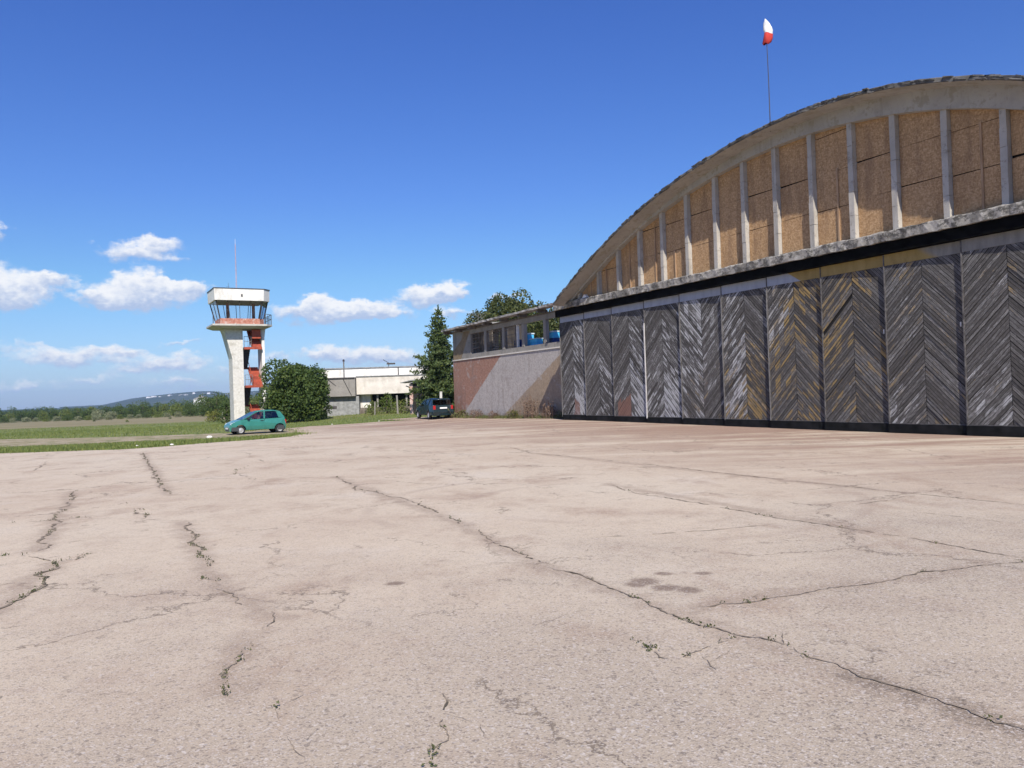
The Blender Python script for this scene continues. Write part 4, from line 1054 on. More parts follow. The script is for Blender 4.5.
    # bumpers, plate
    for nm, xs, s2 in (('front_bumper', P['nose'][-1][0], 1), ('rear_bumper', P['tail'][0][0], -1)):
        mb = MB(); z0, z1 = P['bump']; x = xs
        pts = []
        for y in (-1, -.8, -.4, 0, .4, .8, 1): pts.append((x+s2*(.045-.14*abs(y)**4), y*(P['hw']-.06)))
        for i in range(len(pts)-1):
            (xa, ya), (xb, yb) = pts[i], pts[i+1]
            mb.prism([(xa-s2*.12, ya), (xa, ya), (xb, yb), (xb-s2*.12, yb)], z0, z1, 'xy')
        for sg in (-1, 1): mb.box(min(x-s2*.5, x-s2*.1), max(x-s2*.5, x-s2*.1), sg*(hw(x-s2*.3, .4)+.0)-.012, sg*(hw(x-s2*.3, .4))+.015, z0, z1)
        mb.build(nm, P['bumpm'], o)
    x, z = P['plate']; mb = MB(); mb.box(x-.012, x+.012, -.26, .26, z-.055, z+.055); mb.build('number_plate', M['plate'], o)
    x = P['nose'][-1][0]; mb = MB(); mb.box(x+.03, x+.056, -.26, .26, .34, .44); mb.build('number_plate', M['plate'], o)
    # wheels
    for cx in wheels:
        for sgn in (-1, 1):
            Mx = Matrix.Translation((cx, sgn*(P['hw']-.10), R))
            mb = MB(); mb.lathe([(R*.6, -.09), (R*.9, -.09), (R, -.06), (R, .06), (R*.9, .09), (R*.6, .09), (R*.6, -.09)], 22, Mx, 'y'); wh = mb.build('wheel', M['tyre'], o, smooth=False)
            mb = MB(); yo = sgn*.075
            mb.lathe([(.0, yo), (R*.2, yo), (R*.5, yo-sgn*.02), (R*.62, yo+sgn*.012), (R*.62, -yo)], 18, Mx, 'y'); mb.build('rim', M['rim'], wh)
    # interior
    mb = MB(); mb.box(P['tail'][0][0]+.2, P['nose'][-1][0]-.2, -P['hw']+.12, P['hw']-.12, P['sill']+.05, P['sill']+.09); mb.build('floor_pan', M['trim'], o)
    for x, y in P['seats']:
        mb = MB(); mb.box(x-.25, x+.25, y-.23, y+.23, .34, .52); Mx = Matrix.Translation((x-.24, y, .5)) @ Matrix.Rotation(-.25, 4, 'Y'); mb.box(-.07, .07, -.23, .23, 0, .56, Mx); mb.box(-.05, .05, -.13, .13, .60, .78, Mx); mb.build('seat', M['seat'], o, bevel=.03)
    x, y = P['wheelpos']; mb = MB(); ring = [Vector((x-.10*sin(a)*0-.08*sin(a), y+.18*cos(a), .86+.16*sin(a))) for a in [2*pi*k/16 for k in range(17)]]; mb.tube(ring, .014, 6); mb.bar((x, y, .86), (x+.35, y, .72), .03); mb.build('steering_wheel', M['trim'], o)
    return o
TW = dict(r=.27, wheels=(1.06, -1.29), sill=.20, hw=.80, rw=.60, paint=M['teal'], glass=M['carglass'], bumpm=M['bump'],
    nose=[(1.02, .885), (1.36, .78), (1.58, .68), (1.68, .58), (1.71, .44), (1.67, .22)], tail=[(-1.66, .22), (-1.71, .45), (-1.70, .62), (-1.66, .80)],
    belt=[(-1.62, .97), (-1.1, .955), (-.3, .925), (.5, .90), (.95, .89)], roof=[(.10, 1.33), (-.05, 1.375), (-.45, 1.40), (-.95, 1.395), (-1.25, 1.36), (-1.38, 1.32)],
    pillars=[((.95, .89), (.08, 1.34), .055), ((-.36, .925), (-.40, 1.39), .09), ((.42, .90), (.40, 1.14), .03)],
    quarter=[(-1.62, .965), (-1.24, .955), (-1.12, 1.33), (-1.38, 1.32)], windows=[[(.90, .905), (-.30, .935), (-.36, 1.36), (.08, 1.33)], [(-.42, .935), (-1.24, .96), (-1.13, 1.31), (-.45, 1.36)]],
    mirror=(.60, .90), doorline=[(0, 0)], doorseam=[(.62, .3, .89), (-.36, .3, .92)], handle=(-.22, .80), head=(1.60, .62, .11, .09, 1.15), tail_l=(-1.69, .66, .10, .32),
    wind=((.95, .905), (.10, 1.335)), rearw=((-1.63, .98), (-1.385, 1.31)), bump=(.22, .46), plate=(-1.75, .52), seats=[(-.20, .36), (-.20, -.36), (-1.0, .36), (-1.0, -.36)], wheelpos=(.33, .36))
pc = gp(256, 435); hd = Vector((-.845, -.535)); hang_ = atan2(hd.y, hd.x)
TWO = at(255.5, 435, 49.5); TWO.z = ground_z(TWO.x, TWO.y)
car('parked_car', TWO, hang_, 'small teal hatchback with a driver inside on the grass edge by the tower', TW)
WG = dict(r=.31, wheels=(1.30, -1.25), sill=.22, hw=.85, rw=.63, paint=M['dteal'], glass=M['darkglass'], bumpm=M['dteal'],
    nose=[(.98, .96), (1.5, .86), (1.95, .72), (2.06, .55), (2.02, .24)], tail=[(-2.02, .26), (-2.09, .5), (-2.06, .70), (-2.0, .9)],
    belt=[(-1.94, 1.02), (-1.2, 1.0), (0., .97), (.9, .955)], roof=[(.18, 1.42), (0, 1.47), (-.5, 1.50), (-1.2, 1.49), (-1.6, 1.46), (-1.75, 1.42)],
    pillars=[((.9, .955), (.16, 1.43), .06), ((-.12, .97), (-.15, 1.48), .07), ((-1.02, .99), (-1.0, 1.48), .07)],
    quarter=[(-1.94, 1.01), (-1.62, 1.0), (-1.5, 1.43), (-1.75, 1.42)], windows=[[(.84, .965), (-.08, .975), (-.12, 1.44), (.16, 1.41)], [(-.16, .975), (-.98, .995), (-.96, 1.44), (-.18, 1.45)], [(-1.06, .998), (-1.62, 1.01), (-1.5, 1.42), (-1.04, 1.44)]],
    mirror=(.58, .96), doorline=[(0, 0)], doorseam=[(.66, .32, .95), (-.12, .32, .96), (-1.02, .4, .97)], handle=(-.05, .84), head=(1.96, .66, .14, .08, 1.2), tail_l=(-2.03, .84, .17, .30),
    wind=((.9, .965), (.18, 1.42)), rearw=((-1.96, 1.05), (-1.76, 1.40)), bump=(.26, .52), plate=(-2.10, .80), seats=[(-.05, .38), (-.05, -.38), (-.95, .38), (-.95, -.38)], wheelpos=(.5, .38))
Yc = 57.6; q = at(434.5, 420, Yc); hd = Vector((-.40, .917)); dk = Vector((q.x, Yc, 0)); dk.z = ground_z(dk.x, dk.y)+.02
car('parked_car', dk, atan2(hd.y, hd.x), 'dark teal estate car seen from behind parked at the annex corner', WG).scale = (1, 1, .94)

# driver of the small car
def skin_mesh(name, verts, edges, radii, mat, parent, root=0):
    me = bpy.data.meshes.new(name); me.from_pydata(verts, edges, []); o = bpy.data.objects.new(name, me); C.objects.link(o)
    md = o.modifiers.new('skin', 'SKIN'); 
    for i, r in enumerate(radii):
        d = me.skin_vertices[0].data[i]; d.radius = r if hasattr(r, '__len__') else (r, r); d.use_root = i == root
    sb = o.modifiers.new('sub', 'SUBSURF'); sb.levels = sb.render_levels = 1
    dg = bpy.context.evaluated_depsgraph_get(); ev = bpy.data.meshes.new_from_object(o.evaluated_get(dg)); ev.name = name
    bpy.data.objects.remove(o); ev.materials.clear(); ev.materials.append(mat)
    for p in ev.polygons: p.use_smooth = True
    o = bpy.data.objects.new(name, ev); C.objects.link(o)
    if parent: o.parent = parent
    return o
vv = [(0, 0, .60), (.0, 0, .80), (-.04, 0, 1.0), (-.03, 0, 1.09), (0, 0, 1.15), (.01, 0, 1.24)]      # pelvis, belly, chest, neck, head
ee = [(0, 1), (1, 2), (2, 3), (3, 4), (4, 5)]; rr = [(.13, .16), (.11, .145), (.11, .17), (.05, .05), (.075, .07), (.07, .065)]
def chain(start, pts, rad):
    k = start
    for p, r in zip(pts, rad): vv.append(p); rr.append(r); ee.append((k, len(vv)-1)); k = len(vv)-1
    return k
for s in (-1, 1):
    chain(0, [(.2, s*.10, .60), (.46, s*.13, .62), (.62, s*.13, .34), (.74, s*.13, .33)], [.085, .06, .045, .04])
    h = chain(2, [(-.03, s*.17, 1.0), (.10, s*.24, .80), (.32, s*.17, .90), (.36, s*.16, .93)], [.055, .042, .03, .032])
    for k, (dy, L_) in enumerate(((.0, .05), (.018, .06), (.036, .065), (.05, .055))):
        chain(h, [(.41, s*(.14+dy), .95-.012*k), (.42+.3*L_, s*(.13+dy), .93-.012*k)], [.009, .008])
    chain(h, [(.38, s*.13, .965), (.41, s*.115, .97)], [.010, .009])
hdv = TWO; dv = empty('person', TWO, hang_); tag(dv, 'driver in a pink shirt sitting at the wheel of the teal hatchback', 'person')
def shift(v): return (v[0]-.10, v[1]+.36, v[2]-.02)
skin_mesh('body', [shift(v) for v in vv], ee, rr, M['skin'], dv)
tv = [(0, 0, .66), (.0, 0, .80), (-.04, 0, .985), (-.03, .17, 1.0), (.04, .215, .88), (-.03, -.17, 1.0), (.04, -.215, .88)]
skin_mesh('shirt', [shift(v) for v in tv], [(0, 1), (1, 2), (2, 3), (3, 4), (2, 5), (5, 6)], [(.15, .17), (.13, .16), (.13, .185), .07, .062, .07, .062], M['shirt'], dv)
mb = MB(); mb.lathe([(.095, -.02), (.10, .03), (.085, .075), (.05, .10), (0, .112)], 14, Matrix.Translation((-.10, .36, 1.20)) @ Matrix.Rotation(-.3, 4, 'Y')); mb.build('hair', M['hair'], dv, smooth=True)
mb = MB(); mb.prism([(.0, 0), (.035, -.035), (.0, -.045)], -.012, .012, M=Matrix.Translation((-.02, .36, 1.215))); mb.build('nose', M['skin'], dv)

# ------------------------------------------------------------------ trees
def make_tree(name, kind, h, w, nleaf, leaf, mat, seed, trunk=.25, base=.1, lobes=9, trunkh=.35):
    random.seed(seed)
    o = empty(name); mb = MB(); lv = MB(); cs = []
    tr = h*.022+.04
    for k in range(lobes):
        a = 2*pi*k/lobes*1.618+random.uniform(-.3, .3); f = random.uniform(.15, .95)
        zz = h*(base+.18+(.80-base-.1)*f*random.uniform(.85, 1.05)); prof = sqrt(max(.1, 1-((zz/h-.48)/.62)**2))
        rr_ = w*.5*prof*random.uniform(.35, .68)
        r = w*random.uniform(.17, .27)
        cs.append((Vector((cos(a)*rr_, sin(a)*rr_, zz)), r, r*random.uniform(.75, 1.05)))
    cs.append((Vector((0, 0, h*.62)), w*.30, h*.26)); cs.append((Vector((w*.03, 0, h*.86)), w*.17, h*.13))
    if base < .12: 
        for k in range(6): a = k*pi/3+.4; cs.append((Vector((cos(a)*w*.30, sin(a)*w*.30, h*.20)), w*.20, h*.19))
    tp = [(0, 0, -.3), (.02*h, .01*h, h*.25), (-.01*h, .02*h, h*.5), (.01*h, 0, h*.78)]
    mb.tube(tp, [tr*1.25, tr, tr*.7, tr*.25], 8)
    for c, r, rz in cs[:lobes]: s = Vector((.01*h, .01*h, min(c.z*.6, h*.5))); mb.tube([s, s.lerp(c, .55)+Vector((0, 0, .03*h)), c], [tr*.5, tr*.3, tr*.1], 5)
    mb.build('trunk', M['bark'], o, smooth=True)
    tot = sum(r*r for _, r, _ in cs)
    for c, r, rz in cs:
        n = int(nleaf*r*r/tot); tone = random.uniform(-.18, .18)
        for _ in range(n):
            d = Vector((random.gauss(0, 1), random.gauss(0, 1), random.gauss(0, 1))).normalized(); f = random.uniform(.45, 1.0)**.5
            f *= 1+.22*mnoise.noise(d*2.2+c)+.12*mnoise.noise(d*5.+c)
            p = c+Vector((d.x*r*f, d.y*r*f, d.z*rz*f))
            if p.z < h*base*.35+.02: continue
            s = leaf*random.uniform(.6, 1.35); i = leafmesh(lv, p, s)
            lv.cols[i] = (max(0, min(1, random.random()*.7+.15+tone)), random.random()**4, 0, 1)
    lv.build('crown', M[mat], o, fix=False)
    random.seed(seed+99)
    return o
def make_spruce(name, h, w, n, mat, seed):
    random.seed(seed); o = empty(name); mb = MB(); lv = MB()
    mb.tube([(0, 0, -.3), (.03, 0, h*.5), (0, 0, h*.98)], [.19, .12, .02], 8)
    lev = 30
    for L in range(lev):
        f = (L+.5)/lev; z = h*(.05+.93*f); R = w*.5*(1-f)**.8*random.uniform(.72, 1.12)*(1 if f > .12 else .8)
        nb = max(4, int(10*(1-f)+4)); a0 = random.uniform(0, 6)
        for k in range(nb):
            a = a0+2*pi*k/nb+random.uniform(-.25, .25); Rb = R*random.uniform(.45, 1.3)+.10; dz = -Rb*random.uniform(-.05, .30); tone = random.uniform(-.2, .2)
            tip = Vector((cos(a)*Rb, sin(a)*Rb, z+dz+.12*Rb))
            if L % 2 == 0: mb.tube([(0, 0, z), tuple(tip*.5+Vector((0, 0, z*.5+.02))), tuple(tip)], [.035*(1-f)+.01, .02, .005], 4, False)
            m = int(n*(Rb)/(lev*9*w*.28))
            for _ in range(m):
                t = random.uniform(.12, 1.02); p = Vector((0, 0, z)).lerp(tip, t); sp_ = .12+.20*(1-t)*Rb
                p += Vector((random.gauss(0, sp_), random.gauss(0, sp_), random.gauss(0, .10)-.05))
                i = leafmesh(lv, p, random.uniform(.13, .30), flat=.2); lv.cols[i] = (max(0, min(1, random.random()*.65+.2*t+tone)), random.random()**4, 0, 1)
    for _ in range(50):
        p = Vector((random.gauss(0, .05), random.gauss(0, .05), h*random.uniform(.94, 1.02))); i = leafmesh(lv, p, .16); lv.cols[i] = (.6, .1, 0, 1)
    mb.build('trunk', M['bark'], o); lv.build('crown', M[mat], o, fix=False); random.seed(seed+5); return o
def put(o, px, py, Y, rz=0, z=None, sc=None):
    q = at(px, py, Y); o.location = (q.x, Y, ground_z(q.x, Y) if z is None else z); o.rotation_euler.z = rz
    if sc: o.scale = sc if hasattr(sc, '__len__') else (sc, sc, sc)
    return o
t = put(make_tree('broadleaf_tree', 'round', 5.3, 6.0, 30000, .25, 'leaf_round', 3, base=.03, lobes=26), 297.5, 416, 72.); tag(t, 'dense round dark green tree right of the control tower', 'tree')
t = put(make_spruce('spruce_tree', 9.1, 5.3, 24000, 'leaf_spruce', 12), 441.5, 418, 69.); tag(t, 'tall ragged spruce behind the left end of the annex', 'tree')
t = put(make_tree('broadleaf_tree', 'back', 10.9, 6.6, 22000, .25, 'leaf_back', 21, base=.2, lobes=24), 523, 410, 71.); tag(t, 'tallest light green tree rising above the annex roof next to the hangar arch', 'tree')
t = put(make_tree('broadleaf_tree', 'back', 9.3, 5.0, 12000, .24, 'leaf_back', 22, base=.2, lobes=16), 497, 410, 69.); tag(t, 'lower slimmer tree left of the tallest one behind the annex', 'tree')
t = put(make_tree('broadleaf_tree', 'back', 7.6, 6.0, 14000, .25, 'leaf_back', 23, base=.15, lobes=18), 552, 410, 61.); tag(t, 'tree seen through the open bay of the annex next to the hangar doors', 'tree')
t = put(make_tree('shrub', 'vine', 2.0, 1.9, 1500, .13, 'leaf_vine', 31, base=.05, lobes=6), 387, 414, 75.5); tag(t, 'bright green bushy shrub in front of the white building', 'shrub')
t = put(make_tree('shrub', 'low', 1.3, 1.5, 700, .13, 'leaf_olive', 33, base=.05, lobes=6), 372, 414, 75.); tag(t, 'low dull green shrub beside the white wall piece of the building', 'shrub')
t = put(make_tree('shrub', 'low', 1.2, 2.2, 800, .13, 'leaf_olive', 34, base=.05, lobes=6), 401, 414.5, 74.); tag(t, 'low shrub between the fence post and the flaking red post', 'shrub')
t = put(make_tree('shrub', 'ds', 2.6, 2.3, 1200, .2, 'leaf_dark', 35, base=.04, lobes=7), 226.5, 417, 88.); tag(t, 'dark green shrub at the left foot of the tower', 'shrub')
t = put(make_tree('shrub', 'ys', 1.4, 2.4, 700, .2, 'leaf_yellow', 36, base=.04, lobes=7), 213.5, 416, 105.); tag(t, 'small yellowish bush in dry grass left of the tower', 'shrub')
t = put(make_tree('broadleaf_tree', 'bd', 5.0, 6.5, 3000, .3, 'leaf_dark', 37, base=.05, lobes=12), 217, 414, 150.); tag(t, 'big dark tree behind the pole just left of the tower', 'tree')
# the hedge-like row beyond the field: every tree its own
protos = []
for k in range(3):
    for kind, h, w, mat in (('dark', 6.2, 6.6, 'leaf_dark'), ('silver', 4.2, 5.2, 'leaf_silver'), ('olive', 5.2, 5.8, 'leaf_olive')):
        protos.append((kind, make_tree('far_tree', kind, h, w, 1500, .42, mat, 50+k*3+len(protos), base=.04, lobes=8)))
LBL = dict(dark='dark green tree in the row beyond the dry grass field', silver='silvery grey green tree in the row beyond the field', olive='olive green tree in the row beyond the field')
random.seed(5); used = set()
line = [(-30, 424.0), (0, 423.2), (100, 420.2), (200, 416.2), (262, 413.6)]
def base_y(x):
    for (a, b), (c, d) in zip(line, line[1:]):
        if a <= x <= c: return b+(d-b)*(x-a)/(c-a)
    return line[0][1] if x < 0 else line[-1][1]
def place(px, dY, kind, sc, sz):
    cand = [i for i, p in enumerate(protos) if p[0] == kind]; i = random.choice(cand)
    g = gp(px, base_y(px)); k = (g.y+dY)/g.y; X, Y = g.x*k, g.y*k
    o = protos[i][1] if i not in used else copy_tree(protos[i][1]); used.add(i)
    o.location = (X, Y, ground_z(X, Y)-.1); o.rotation_euler = (0, 0, random.uniform(0, 6)); o.scale = (sc, sc, sc*sz)
    tag(o, LBL[kind], 'tree', kind+' trees in the far row')
x = -26.
while x < 268:
    kind = random.choice(['silver', 'silver', 'olive', 'dark']) if x < 150 else random.choice(['olive', 'olive', 'dark', 'silver'])
    place(x, random.uniform(0, 10), kind, random.uniform(.42, .62), random.uniform(.75, .95)); x += random.uniform(8, 13)
x = -26.
while x < 268:
    big = 1.25 if 122 < x < 150 or x > 195 else 1.
    kind = random.choice(['dark', 'olive', 'dark', 'silver'] if x < 120 else ['dark', 'olive', 'dark', 'olive'])
    place(x, random.uniform(18, 40), kind, random.uniform(.72, .92)*big, random.uniform(.85, 1.05)); x += random.uniform(9, 14)
x = -26.
while x < 268:
    place(x, random.uniform(60, 100), random.choice(['dark', 'dark', 'olive']), random.uniform(.95, 1.2), random.uniform(.8, .95)); x += random.uniform(11, 16)
for i, (k, p) in enumerate(protos):
    if i not in used: copy_ = None; [bpy.data.objects.remove(c) for c in list(p.children)]; bpy.data.objects.remove(p)
# tiny field scrub
for px, py, c, s in ((94, 421.5, 'leaf_dark', .8), (170, 419, 'leaf_dark', .9), (127, 422, 'leaf_olive', .7), (55, 419.5, 'leaf_silver', 1.0)):
    t = put(make_tree('shrub', 's', .55*s, 1.1*s, 160, .13, c, int(px), base=.04, lobes=4), px, py, gp(px, py).y); tag(t, 'tiny lone bush out in the dry field grass left of the tower', 'shrub', 'tiny bushes in the field')

# houses far away
random.seed(9)
def small_house(w, d, h):
    o = empty('white_house'); mb = MB(); mb.box(-w/2, w/2, -d/2, d/2, -2, h); mb.build('wall', M['wallwhite'], o)
    mb = MB(); mb.prism([(-w/2-.3, h+.01), (w/2+.3, h+.01), (0, h+w*.22)], -d/2-.3, d/2+.3); mb.build('roof', M['roofsheet'], o); return o
hp = small_house(14, 10, 6.5); first = True
for px, py in [(150, 397.5), (152.5, 397.2), (155, 397.4), (148, 397.8), (170, 396.3), (179, 396.5), (181, 396), (183.5, 396.2), (186, 395.8), (190, 395.6), (193, 395.2), (196, 395.3), (199, 394.9), (203, 394.5), (206, 394.6), (209, 394.2), (194, 393.2), (160, 397.1), (213, 394.8), (217, 395.2), (244, 394.5), (249, 394), (254, 393.8), (227, 394.5)]:
    Y = 4150+random.uniform(-40, 60); q = at(px, py, Y); o = hp if first else copy_tree(hp); first = False
    o.location = (q.x, Y, q.z-2); o.rotation_euler.z = random.uniform(0, 3); k = random.uniform(.8, 1.6); o.scale = (k, k, k*.9)
    tag(o, 'tiny white house in the village on the far blue ridge', 'house', 'houses on the far ridge')
o = small_house(9, 7, 4.2); q = at(202, 404, 480); o.location = (q.x, 480, q.z-1.2); o.rotation_euler.z = .3; tag(o, 'white house showing above the trees left of the tower, nearer than the ridge village', 'house')
# slim pole in the field
g = gp(222.5, 415.5); o = empty('field_pole', (g.x*.8, g.y*.8, ground_z(g.x*.8, g.y*.8))); tag(o, 'pale slim post standing in front of dark trees left of the tower', 'post')
mb = MB(); mb.tube([(0, 0, -.3), (0, 0, 1.75)], .075, 8); mb.build('shaft', M['palepost'], o); mb = MB(); mb.lathe([(.10, 1.75), (.10, 1.83), (0, 1.85)], 8); mb.build('cap', M['palepost'], o)

# ------------------------------------------------------------------ low white building
YB = 80.; zb = ground_z(-14, YB)
q = at(357.3, 414, YB); B = empty('white_building', (q.x, YB, zb), radians(4)); tag(B, 'low cream flat roofed building with grey left block between tree and spruce', 'building')
mb = MB(); mb.box(.0, 7.2, 0, 9, 1.88, 3.62); mb.build('upper_storey_wall', M['offwhite'], B)
mb = MB(); mb.box(-.05, 7.3, -.08, 9, 3.625, 3.72); mb.build('roof_edge', M['corr'], B)
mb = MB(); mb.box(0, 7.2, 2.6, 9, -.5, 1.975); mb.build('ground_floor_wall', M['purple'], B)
mb = MB(); mb.box(.02, 1.28, .9, 2.4, .15, 1.94); mb.build('white_wall_piece', M['white'], B)
for x in (2.0, 3.3, 4.9, 6.6):
    mb = MB(); mb.box(x-.09, x+.09, .5, .68, -.4, 1.975); mb.build('column', M['greywall'], B)
mb = MB(); mb.box(.1, 7., .1, .2, -.4, .55); mb.build('low_wall', M['oldwood'], B)
mb = MB(); mb.box(-3.1, -.02, -.9, 8.5, 1.74, 3.48); mb.build('grey_block_wall', M['greywall'], B)
mb = MB(); mb.box(-3.2, -.06, -1.0, 8.6, 3.485, 3.60); mb.build('grey_block_roof', M['tsteel_shade'], B)
mb = MB(); mb.box(-3.05, .25, -.35, 8.4, -.6, 1.735); mb.build('grey_block_base', M['corr'], B)
mb = MB(); mb.box(-2.9, -1.95, -.40, -.345, .55, .8); mb.build('vent_slot', M['tsteel_shade'], B)
mb = MB(); mb.bar((-2.6, -.91, 3.4), (-1.9, -.91, 2.8), .05); mb.bar((-1.2, -.91, 3.5), (-.4, -.91, 1.8), .05); mb.build('wall_stain', M['purple'], B)
mb = MB(); mb.box(-4.6, 7.6, 7.5, 16, 3.0, 4.75); mb.build('rear_hall_wall', M['white'], B)
mb = MB(); mb.box(-4.7, 7.7, 7.4, 16.1, 4.755, 4.86); mb.build('rear_hall_roof', M['corr'], B)
mb = MB(); mb.box(3.6, 3.72, 7.46, 7.495, 3.9, 4.75); mb.build('downpipe', M['tsteel_shade'], B)
mb = MB(); mb.tube([(-1.6, 3, 3.7), (-1.6, 3, 5.35)], .07, 8); mb.build('flue', M['steel'], B); mb = MB(); mb.lathe([(.11, 5.35), (.11, 5.52), (0, 5.6)], 10, Matrix.Translation((-1.6, 3, 0))); mb.build('flue_cap', M['tsteel_shade'], B)
mb = MB(); mb.tube([(2.6, 8, 4.85), (2.6, 8, 5.15)], .04, 6); mb.bar((2.0, 8, 5.65), (2.9, 8, 5.1), .07); mb.box(2.4, 3.3, 7.8, 8.2, 5.1, 5.27); mb.build('roof_siren', M['tsteel_shade'], B)
# canopied post
Yp = 70.; q = at(412.3, 419.5, Yp); o = empty('entrance_post', (q.x, Yp, ground_z(q.x, Yp)), radians(-6)); tag(o, 'flaking red and white post carrying a flat sheet canopy left of the dark car', 'post')
mb = MB(); mb.box(-.14, .14, -.14, .14, -.4, 2.62, None, .012); mb.build('shaft', M['redwhite'], o)
mb = MB(); mb.prism([(-.85, 2.70), (.1, 2.86), (1.4, 2.92), (1.4, 3.0), (.1, 2.95), (-.85, 2.75)], -.6, 1.6); mb.build('canopy_sheet', M['corr'], o)
mb = MB(); mb.bar((0, 0, 2.6), (0, 1.4, 2.78), .1); mb.bar((-.1, 0, 2.3), (-.45, -.1, 2.45), .09); mb.build('bracket', M['tsteel_shade'], o)
mb = MB(); mb.box(.35, .45, 1.2, 1.3, -.4, 2.85); mb.build('rear_leg', M['tsteel_shade'], o)
for i, (px, Y, h, lab) in enumerate(((398.0, 73., 1.6, 'grey leaning concrete fence post in the grass in front of the white building'), (375, 74., 1.15, 'thin grey fence post in front of the dark recess of the white building'), (441, 66.5, 1.75, 'white post standing behind the dark parked car'))):
    q = at(px, 418, Y); o = empty('fence_post', (q.x, Y, ground_z(q.x, Y)), .2); tag(o, lab, 'post'); o.rotation_euler = (0, random.uniform(-.04, .04), .2)
    mb = MB(); w = (.07, .05, .10)[i]; mb.box(-w, w, -w, w, -.3, h, None, .008); mb.build('shaft', M['palepost' if i == 2 else 'greywall'], o); mb = MB(); mb.box(-w-.012, w+.012, -w-.012, w+.012, h+.004, h+.06); mb.build('cap', M['palepost' if i == 2 else 'greywall'], o)
# dark shed face in the gap behind the post
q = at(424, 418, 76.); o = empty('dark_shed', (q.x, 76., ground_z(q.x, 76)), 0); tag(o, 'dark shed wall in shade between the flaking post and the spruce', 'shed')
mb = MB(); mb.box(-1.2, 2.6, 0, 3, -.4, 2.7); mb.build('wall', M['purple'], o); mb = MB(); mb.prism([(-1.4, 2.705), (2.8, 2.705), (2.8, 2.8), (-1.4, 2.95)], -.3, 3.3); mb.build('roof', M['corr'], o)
# white stones at the apron edge
random.seed(4)
for px, py, s, lab in ((209.5, 438.5, .13, 'largest white stone on the grass strip left of the teal car'), (137, 446.5, .05, 'white rubble stone at the grass edge where the long green crack starts'), (172, 445.5, .06, 'white flat stone at the grass edge left of the larger stone'), (332, 424.6, .05, 'white stone on the apron edge in front of the round tree'), (379, 421.5, .05, 'white stone on the apron edge before the shrubs')):
    g = gp(px, py); bm = bmesh.new(); bmesh.ops.create_icosphere(bm, subdivisions=2, radius=1)
    for v in bm.verts: v.co *= 1+.3*mnoise.noise(v.co*1.7+Vector((px, 0, 0))); v.co = Vector((v.co.x*s*1.3, v.co.y*s, v.co.z*s*.75))
    me = bpy.data.meshes.new('stone'); bm.to_mesh(me); bm.free(); me.materials.append(M['stone']); o = bpy.data.objects.new('stone', me); C.objects.link(o); o.location = (g.x, g.y, g.z+s*.5); tag(o, lab, 'stone')

# ------------------------------------------------------------------ haze: the air between here and the ridge
t = NT('haze_air'); vp = t.n('ShaderNodeVolumePrincipled'); vp.inputs['Color'].default_value = (.44, .66, 1., 1); vp.inputs['Density'].default_value = HAZE; vp.inputs['Anisotropy'].default_value = 0.
t.l(vp.outputs[0], t.out.inputs['Volume'])
mb = MB(); mb.box(-6900, 6900, -6900, 6900, -9, 140); tag(mb.build('haze', t.m), kind='stuff')

# ------------------------------------------------------------------ light
EL = radians(43); sd = Vector((.125*cos(EL), -.992*cos(EL), sin(EL))).normalized()
ld = bpy.data.lights.new('sun', 'SUN'); ld.energy = 4.2; ld.angle = radians(.53); ld.color = (1., .945, .855)
sun = bpy.data.objects.new('sun', ld); C.objects.link(sun); sun.rotation_euler = (-sd).to_track_quat('-Z', 'Y').to_euler()
w = bpy.data.worlds.new("World"); S.world = w; w.use_nodes = True; t = w.node_tree; t.nodes.clear()
class WT(NT):
    def __init__(s, tree): s.t = tree
W = WT(t)
outw = W.n('ShaderNodeOutputWorld')
sky = W.n('ShaderNodeTexSky', sky_type='NISHITA'); sky.sun_disc = False; sky.sun_elevation = EL; sky.sun_rotation = atan2(sd.x, sd.y); sky.air_density = 1.0; sky.dust_density = .35; sky.ozone_density = 2.2; sky.altitude = 100
hs = W.n('ShaderNodeHueSaturation'); hs.inputs['Saturation'].default_value = 1.12; W.l(sky.outputs[0], hs.inputs['Color'])
tc = W.n('ShaderNodeTexCoord'); g = W.sep(tc.outputs['Generated'])
bg = W.n('ShaderNodeBackground'); bg.inputs[1].default_value = .115
tint = W.ramp(W.math('ABSOLUTE', g[2]), (0., (.38, .48, .80)), (.05, (.44, .54, .77)), (.14, (.45, .60, .76)), (.24, (.42, .55, .86)), (.42, (.38, .51, .91)))
W.l(W.mix(1., hs.outputs[0], tint, 'MULTIPLY'), bg.inputs[0])
az = W.math('MULTIPLY', W.math('ARCTAN2', g[0], g[1]), 180/pi); el = W.math('MULTIPLY', W.math('ARCSINE', g[2]), 180/pi)
cv = W.n('ShaderNodeCombineXYZ'); W.l(az, cv.inputs[0]); W.l(el, cv.inputs[1])
def mapv(scale):
    m = W.n('ShaderNodeMapping'); m.inputs['Scale'].default_value = scale; W.l(cv.outputs[0], m.inputs[0]); return m.outputs[0]
n1 = W.n('ShaderNodeTexNoise'); W.l(mapv((.7, 1.05, 1)), n1.inputs['Vector']); n1.inputs['Scale'].default_value = 1.; n1.inputs['Detail'].default_value = 5; n1.inputs['Roughness'].default_value = .55
n2 = W.noise(mapv((1.3, 1.9, 1)), 1., 8, .66)
wv = W.n('ShaderNodeVectorMath', operation='SUBTRACT'); W.l(n1.outputs['Color'], wv.inputs[0]); wv.inputs[1].default_value = (.5, .5, .5)
wm = W.n('ShaderNodeVectorMath', operation='MULTIPLY'); W.l(wv.outputs[0], wm.inputs[0]); wm.inputs[1].default_value = (3.2, 1.7, 0)
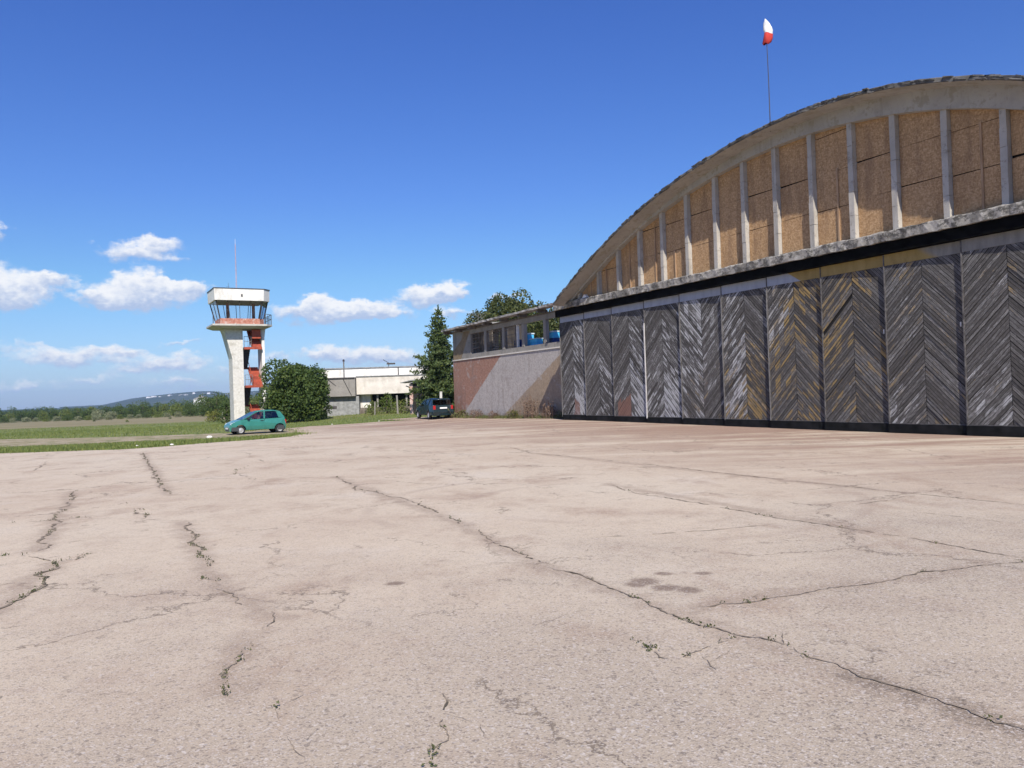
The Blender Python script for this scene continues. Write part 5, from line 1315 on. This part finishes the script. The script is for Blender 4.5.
wa = W.n('ShaderNodeVectorMath', operation='ADD'); W.l(cv.outputs[0], wa.inputs[0]); W.l(wm.outputs[0], wa.inputs[1])
CL = [(-2, 229, 10, 9, .8), (6, 286, 44, 17, 1.), (2, 300, 34, 12, .8), (52, 281, 22, 8, .7), (132, 251, 30, 11, .85), (160, 245, 24, 8, .8), (165, 258, 22, 5, .5),
      (140, 295, 54, 16, 1.15), (140, 281, 26, 13, 1.), (184, 288, 28, 9, .9), (110, 301, 30, 10, .8), (66, 357, 50, 10, .85), (122, 350, 28, 6, .7), (165, 362, 48, 10, .8), (180, 342, 22, 3.5, .55),
      (325, 312, 62, 12, 1.15), (318, 303, 22, 10, 1.), (366, 310, 38, 9, .95), (428, 297, 40, 12, 1.05), (446, 291, 24, 11, 1.05), (452, 314, 26, 6, .7), (395, 314, 26, 6, .7),
      (322, 353, 22, 9, .8), (358, 355, 40, 11, .9), (398, 355, 30, 10, .85), (275, 357, 24, 6, .5), (498, 298, 13, 5, .65), (516, 297, 9, 5, .6), (22, 386, 36, 6, .55), (92, 379, 30, 5, .5), (178, 383, 40, 7, .55), (128, 372, 24, 5, .5), (30, 346, 24, 4, .35), (232, 372, 30, 6, .35),
      (-60, 262, 40, 18, 1.), (-70, 345, 60, 10, .8), (640, 352, 60, 9, .8)]
Ssum = None; Tsum = None
for x, y, wx, hy, amp in CL:
    d = ray(x, y).normalized(); a = degrees(atan2(d.x, d.y)); e = degrees(asin(d.z)); kw = wx*.067; kh = hy*.070
    s1 = W.n('ShaderNodeVectorMath', operation='SUBTRACT'); W.l(wa.outputs[0], s1.inputs[0]); s1.inputs[1].default_value = (a, e, 0)
    s2 = W.n('ShaderNodeVectorMath', operation='MULTIPLY'); W.l(s1.outputs[0], s2.inputs[0]); s2.inputs[1].default_value = (1/kw, 1/kh, 0)
    ln = W.n('ShaderNodeVectorMath', operation='LENGTH'); W.l(s2.outputs[0], ln.inputs[0])
    f = W.math('MULTIPLY', W.math('SUBTRACT', 1.25, ln.outputs['Value'], clamp=True), amp)
    yr = W.math('MULTIPLY', f, W.sep(s2.outputs[0])[1])
    Ssum = f if Ssum is None else W.math('ADD', Ssum, f); Tsum = yr if Tsum is None else W.math('ADD', Tsum, yr)
yrel = W.math('DIVIDE', Tsum, W.math('ADD', Ssum, .02))
dens = W.sstep(W.math('ADD', Ssum, W.math('MULTIPLY', W.math('SUBTRACT', n2, .5), 1.15)), .10, .85); dens = W.math('MULTIPLY', dens, W.sstep(Ssum, .0, .22))
n3 = W.noise(mapv((1.6, 2.4, 1)), 1., 5, .6)
shade = W.sstep(W.math('ADD', yrel, W.math('MULTIPLY', W.math('SUBTRACT', n3, .5), 1.5)), -.62, .55)
ccol = W.mix(shade, (.47, .57, .79), (1., .995, 1.0))
bc = W.n('ShaderNodeBackground'); W.l(ccol, bc.inputs[0]); bc.inputs[1].default_value = .72
mx = W.n('ShaderNodeMixShader'); W.l(W.math('MULTIPLY', dens, .93), mx.inputs[0]); W.l(bg.outputs[0], mx.inputs[1]); W.l(bc.outputs[0], mx.inputs[2])
W.l(mx.outputs[0], outw.inputs[0])

S.view_settings.view_transform = 'Standard'; S.view_settings.look = 'None'; S.view_settings.exposure = .5; S.view_settings.gamma = 1
S.render.engine = 'CYCLES'; S.cycles.use_denoising = True; S.cycles.max_bounces = 6; S.cycles.transparent_max_bounces = 12
S.cycles.use_adaptive_sampling = True; S.cycles.adaptive_threshold = .015
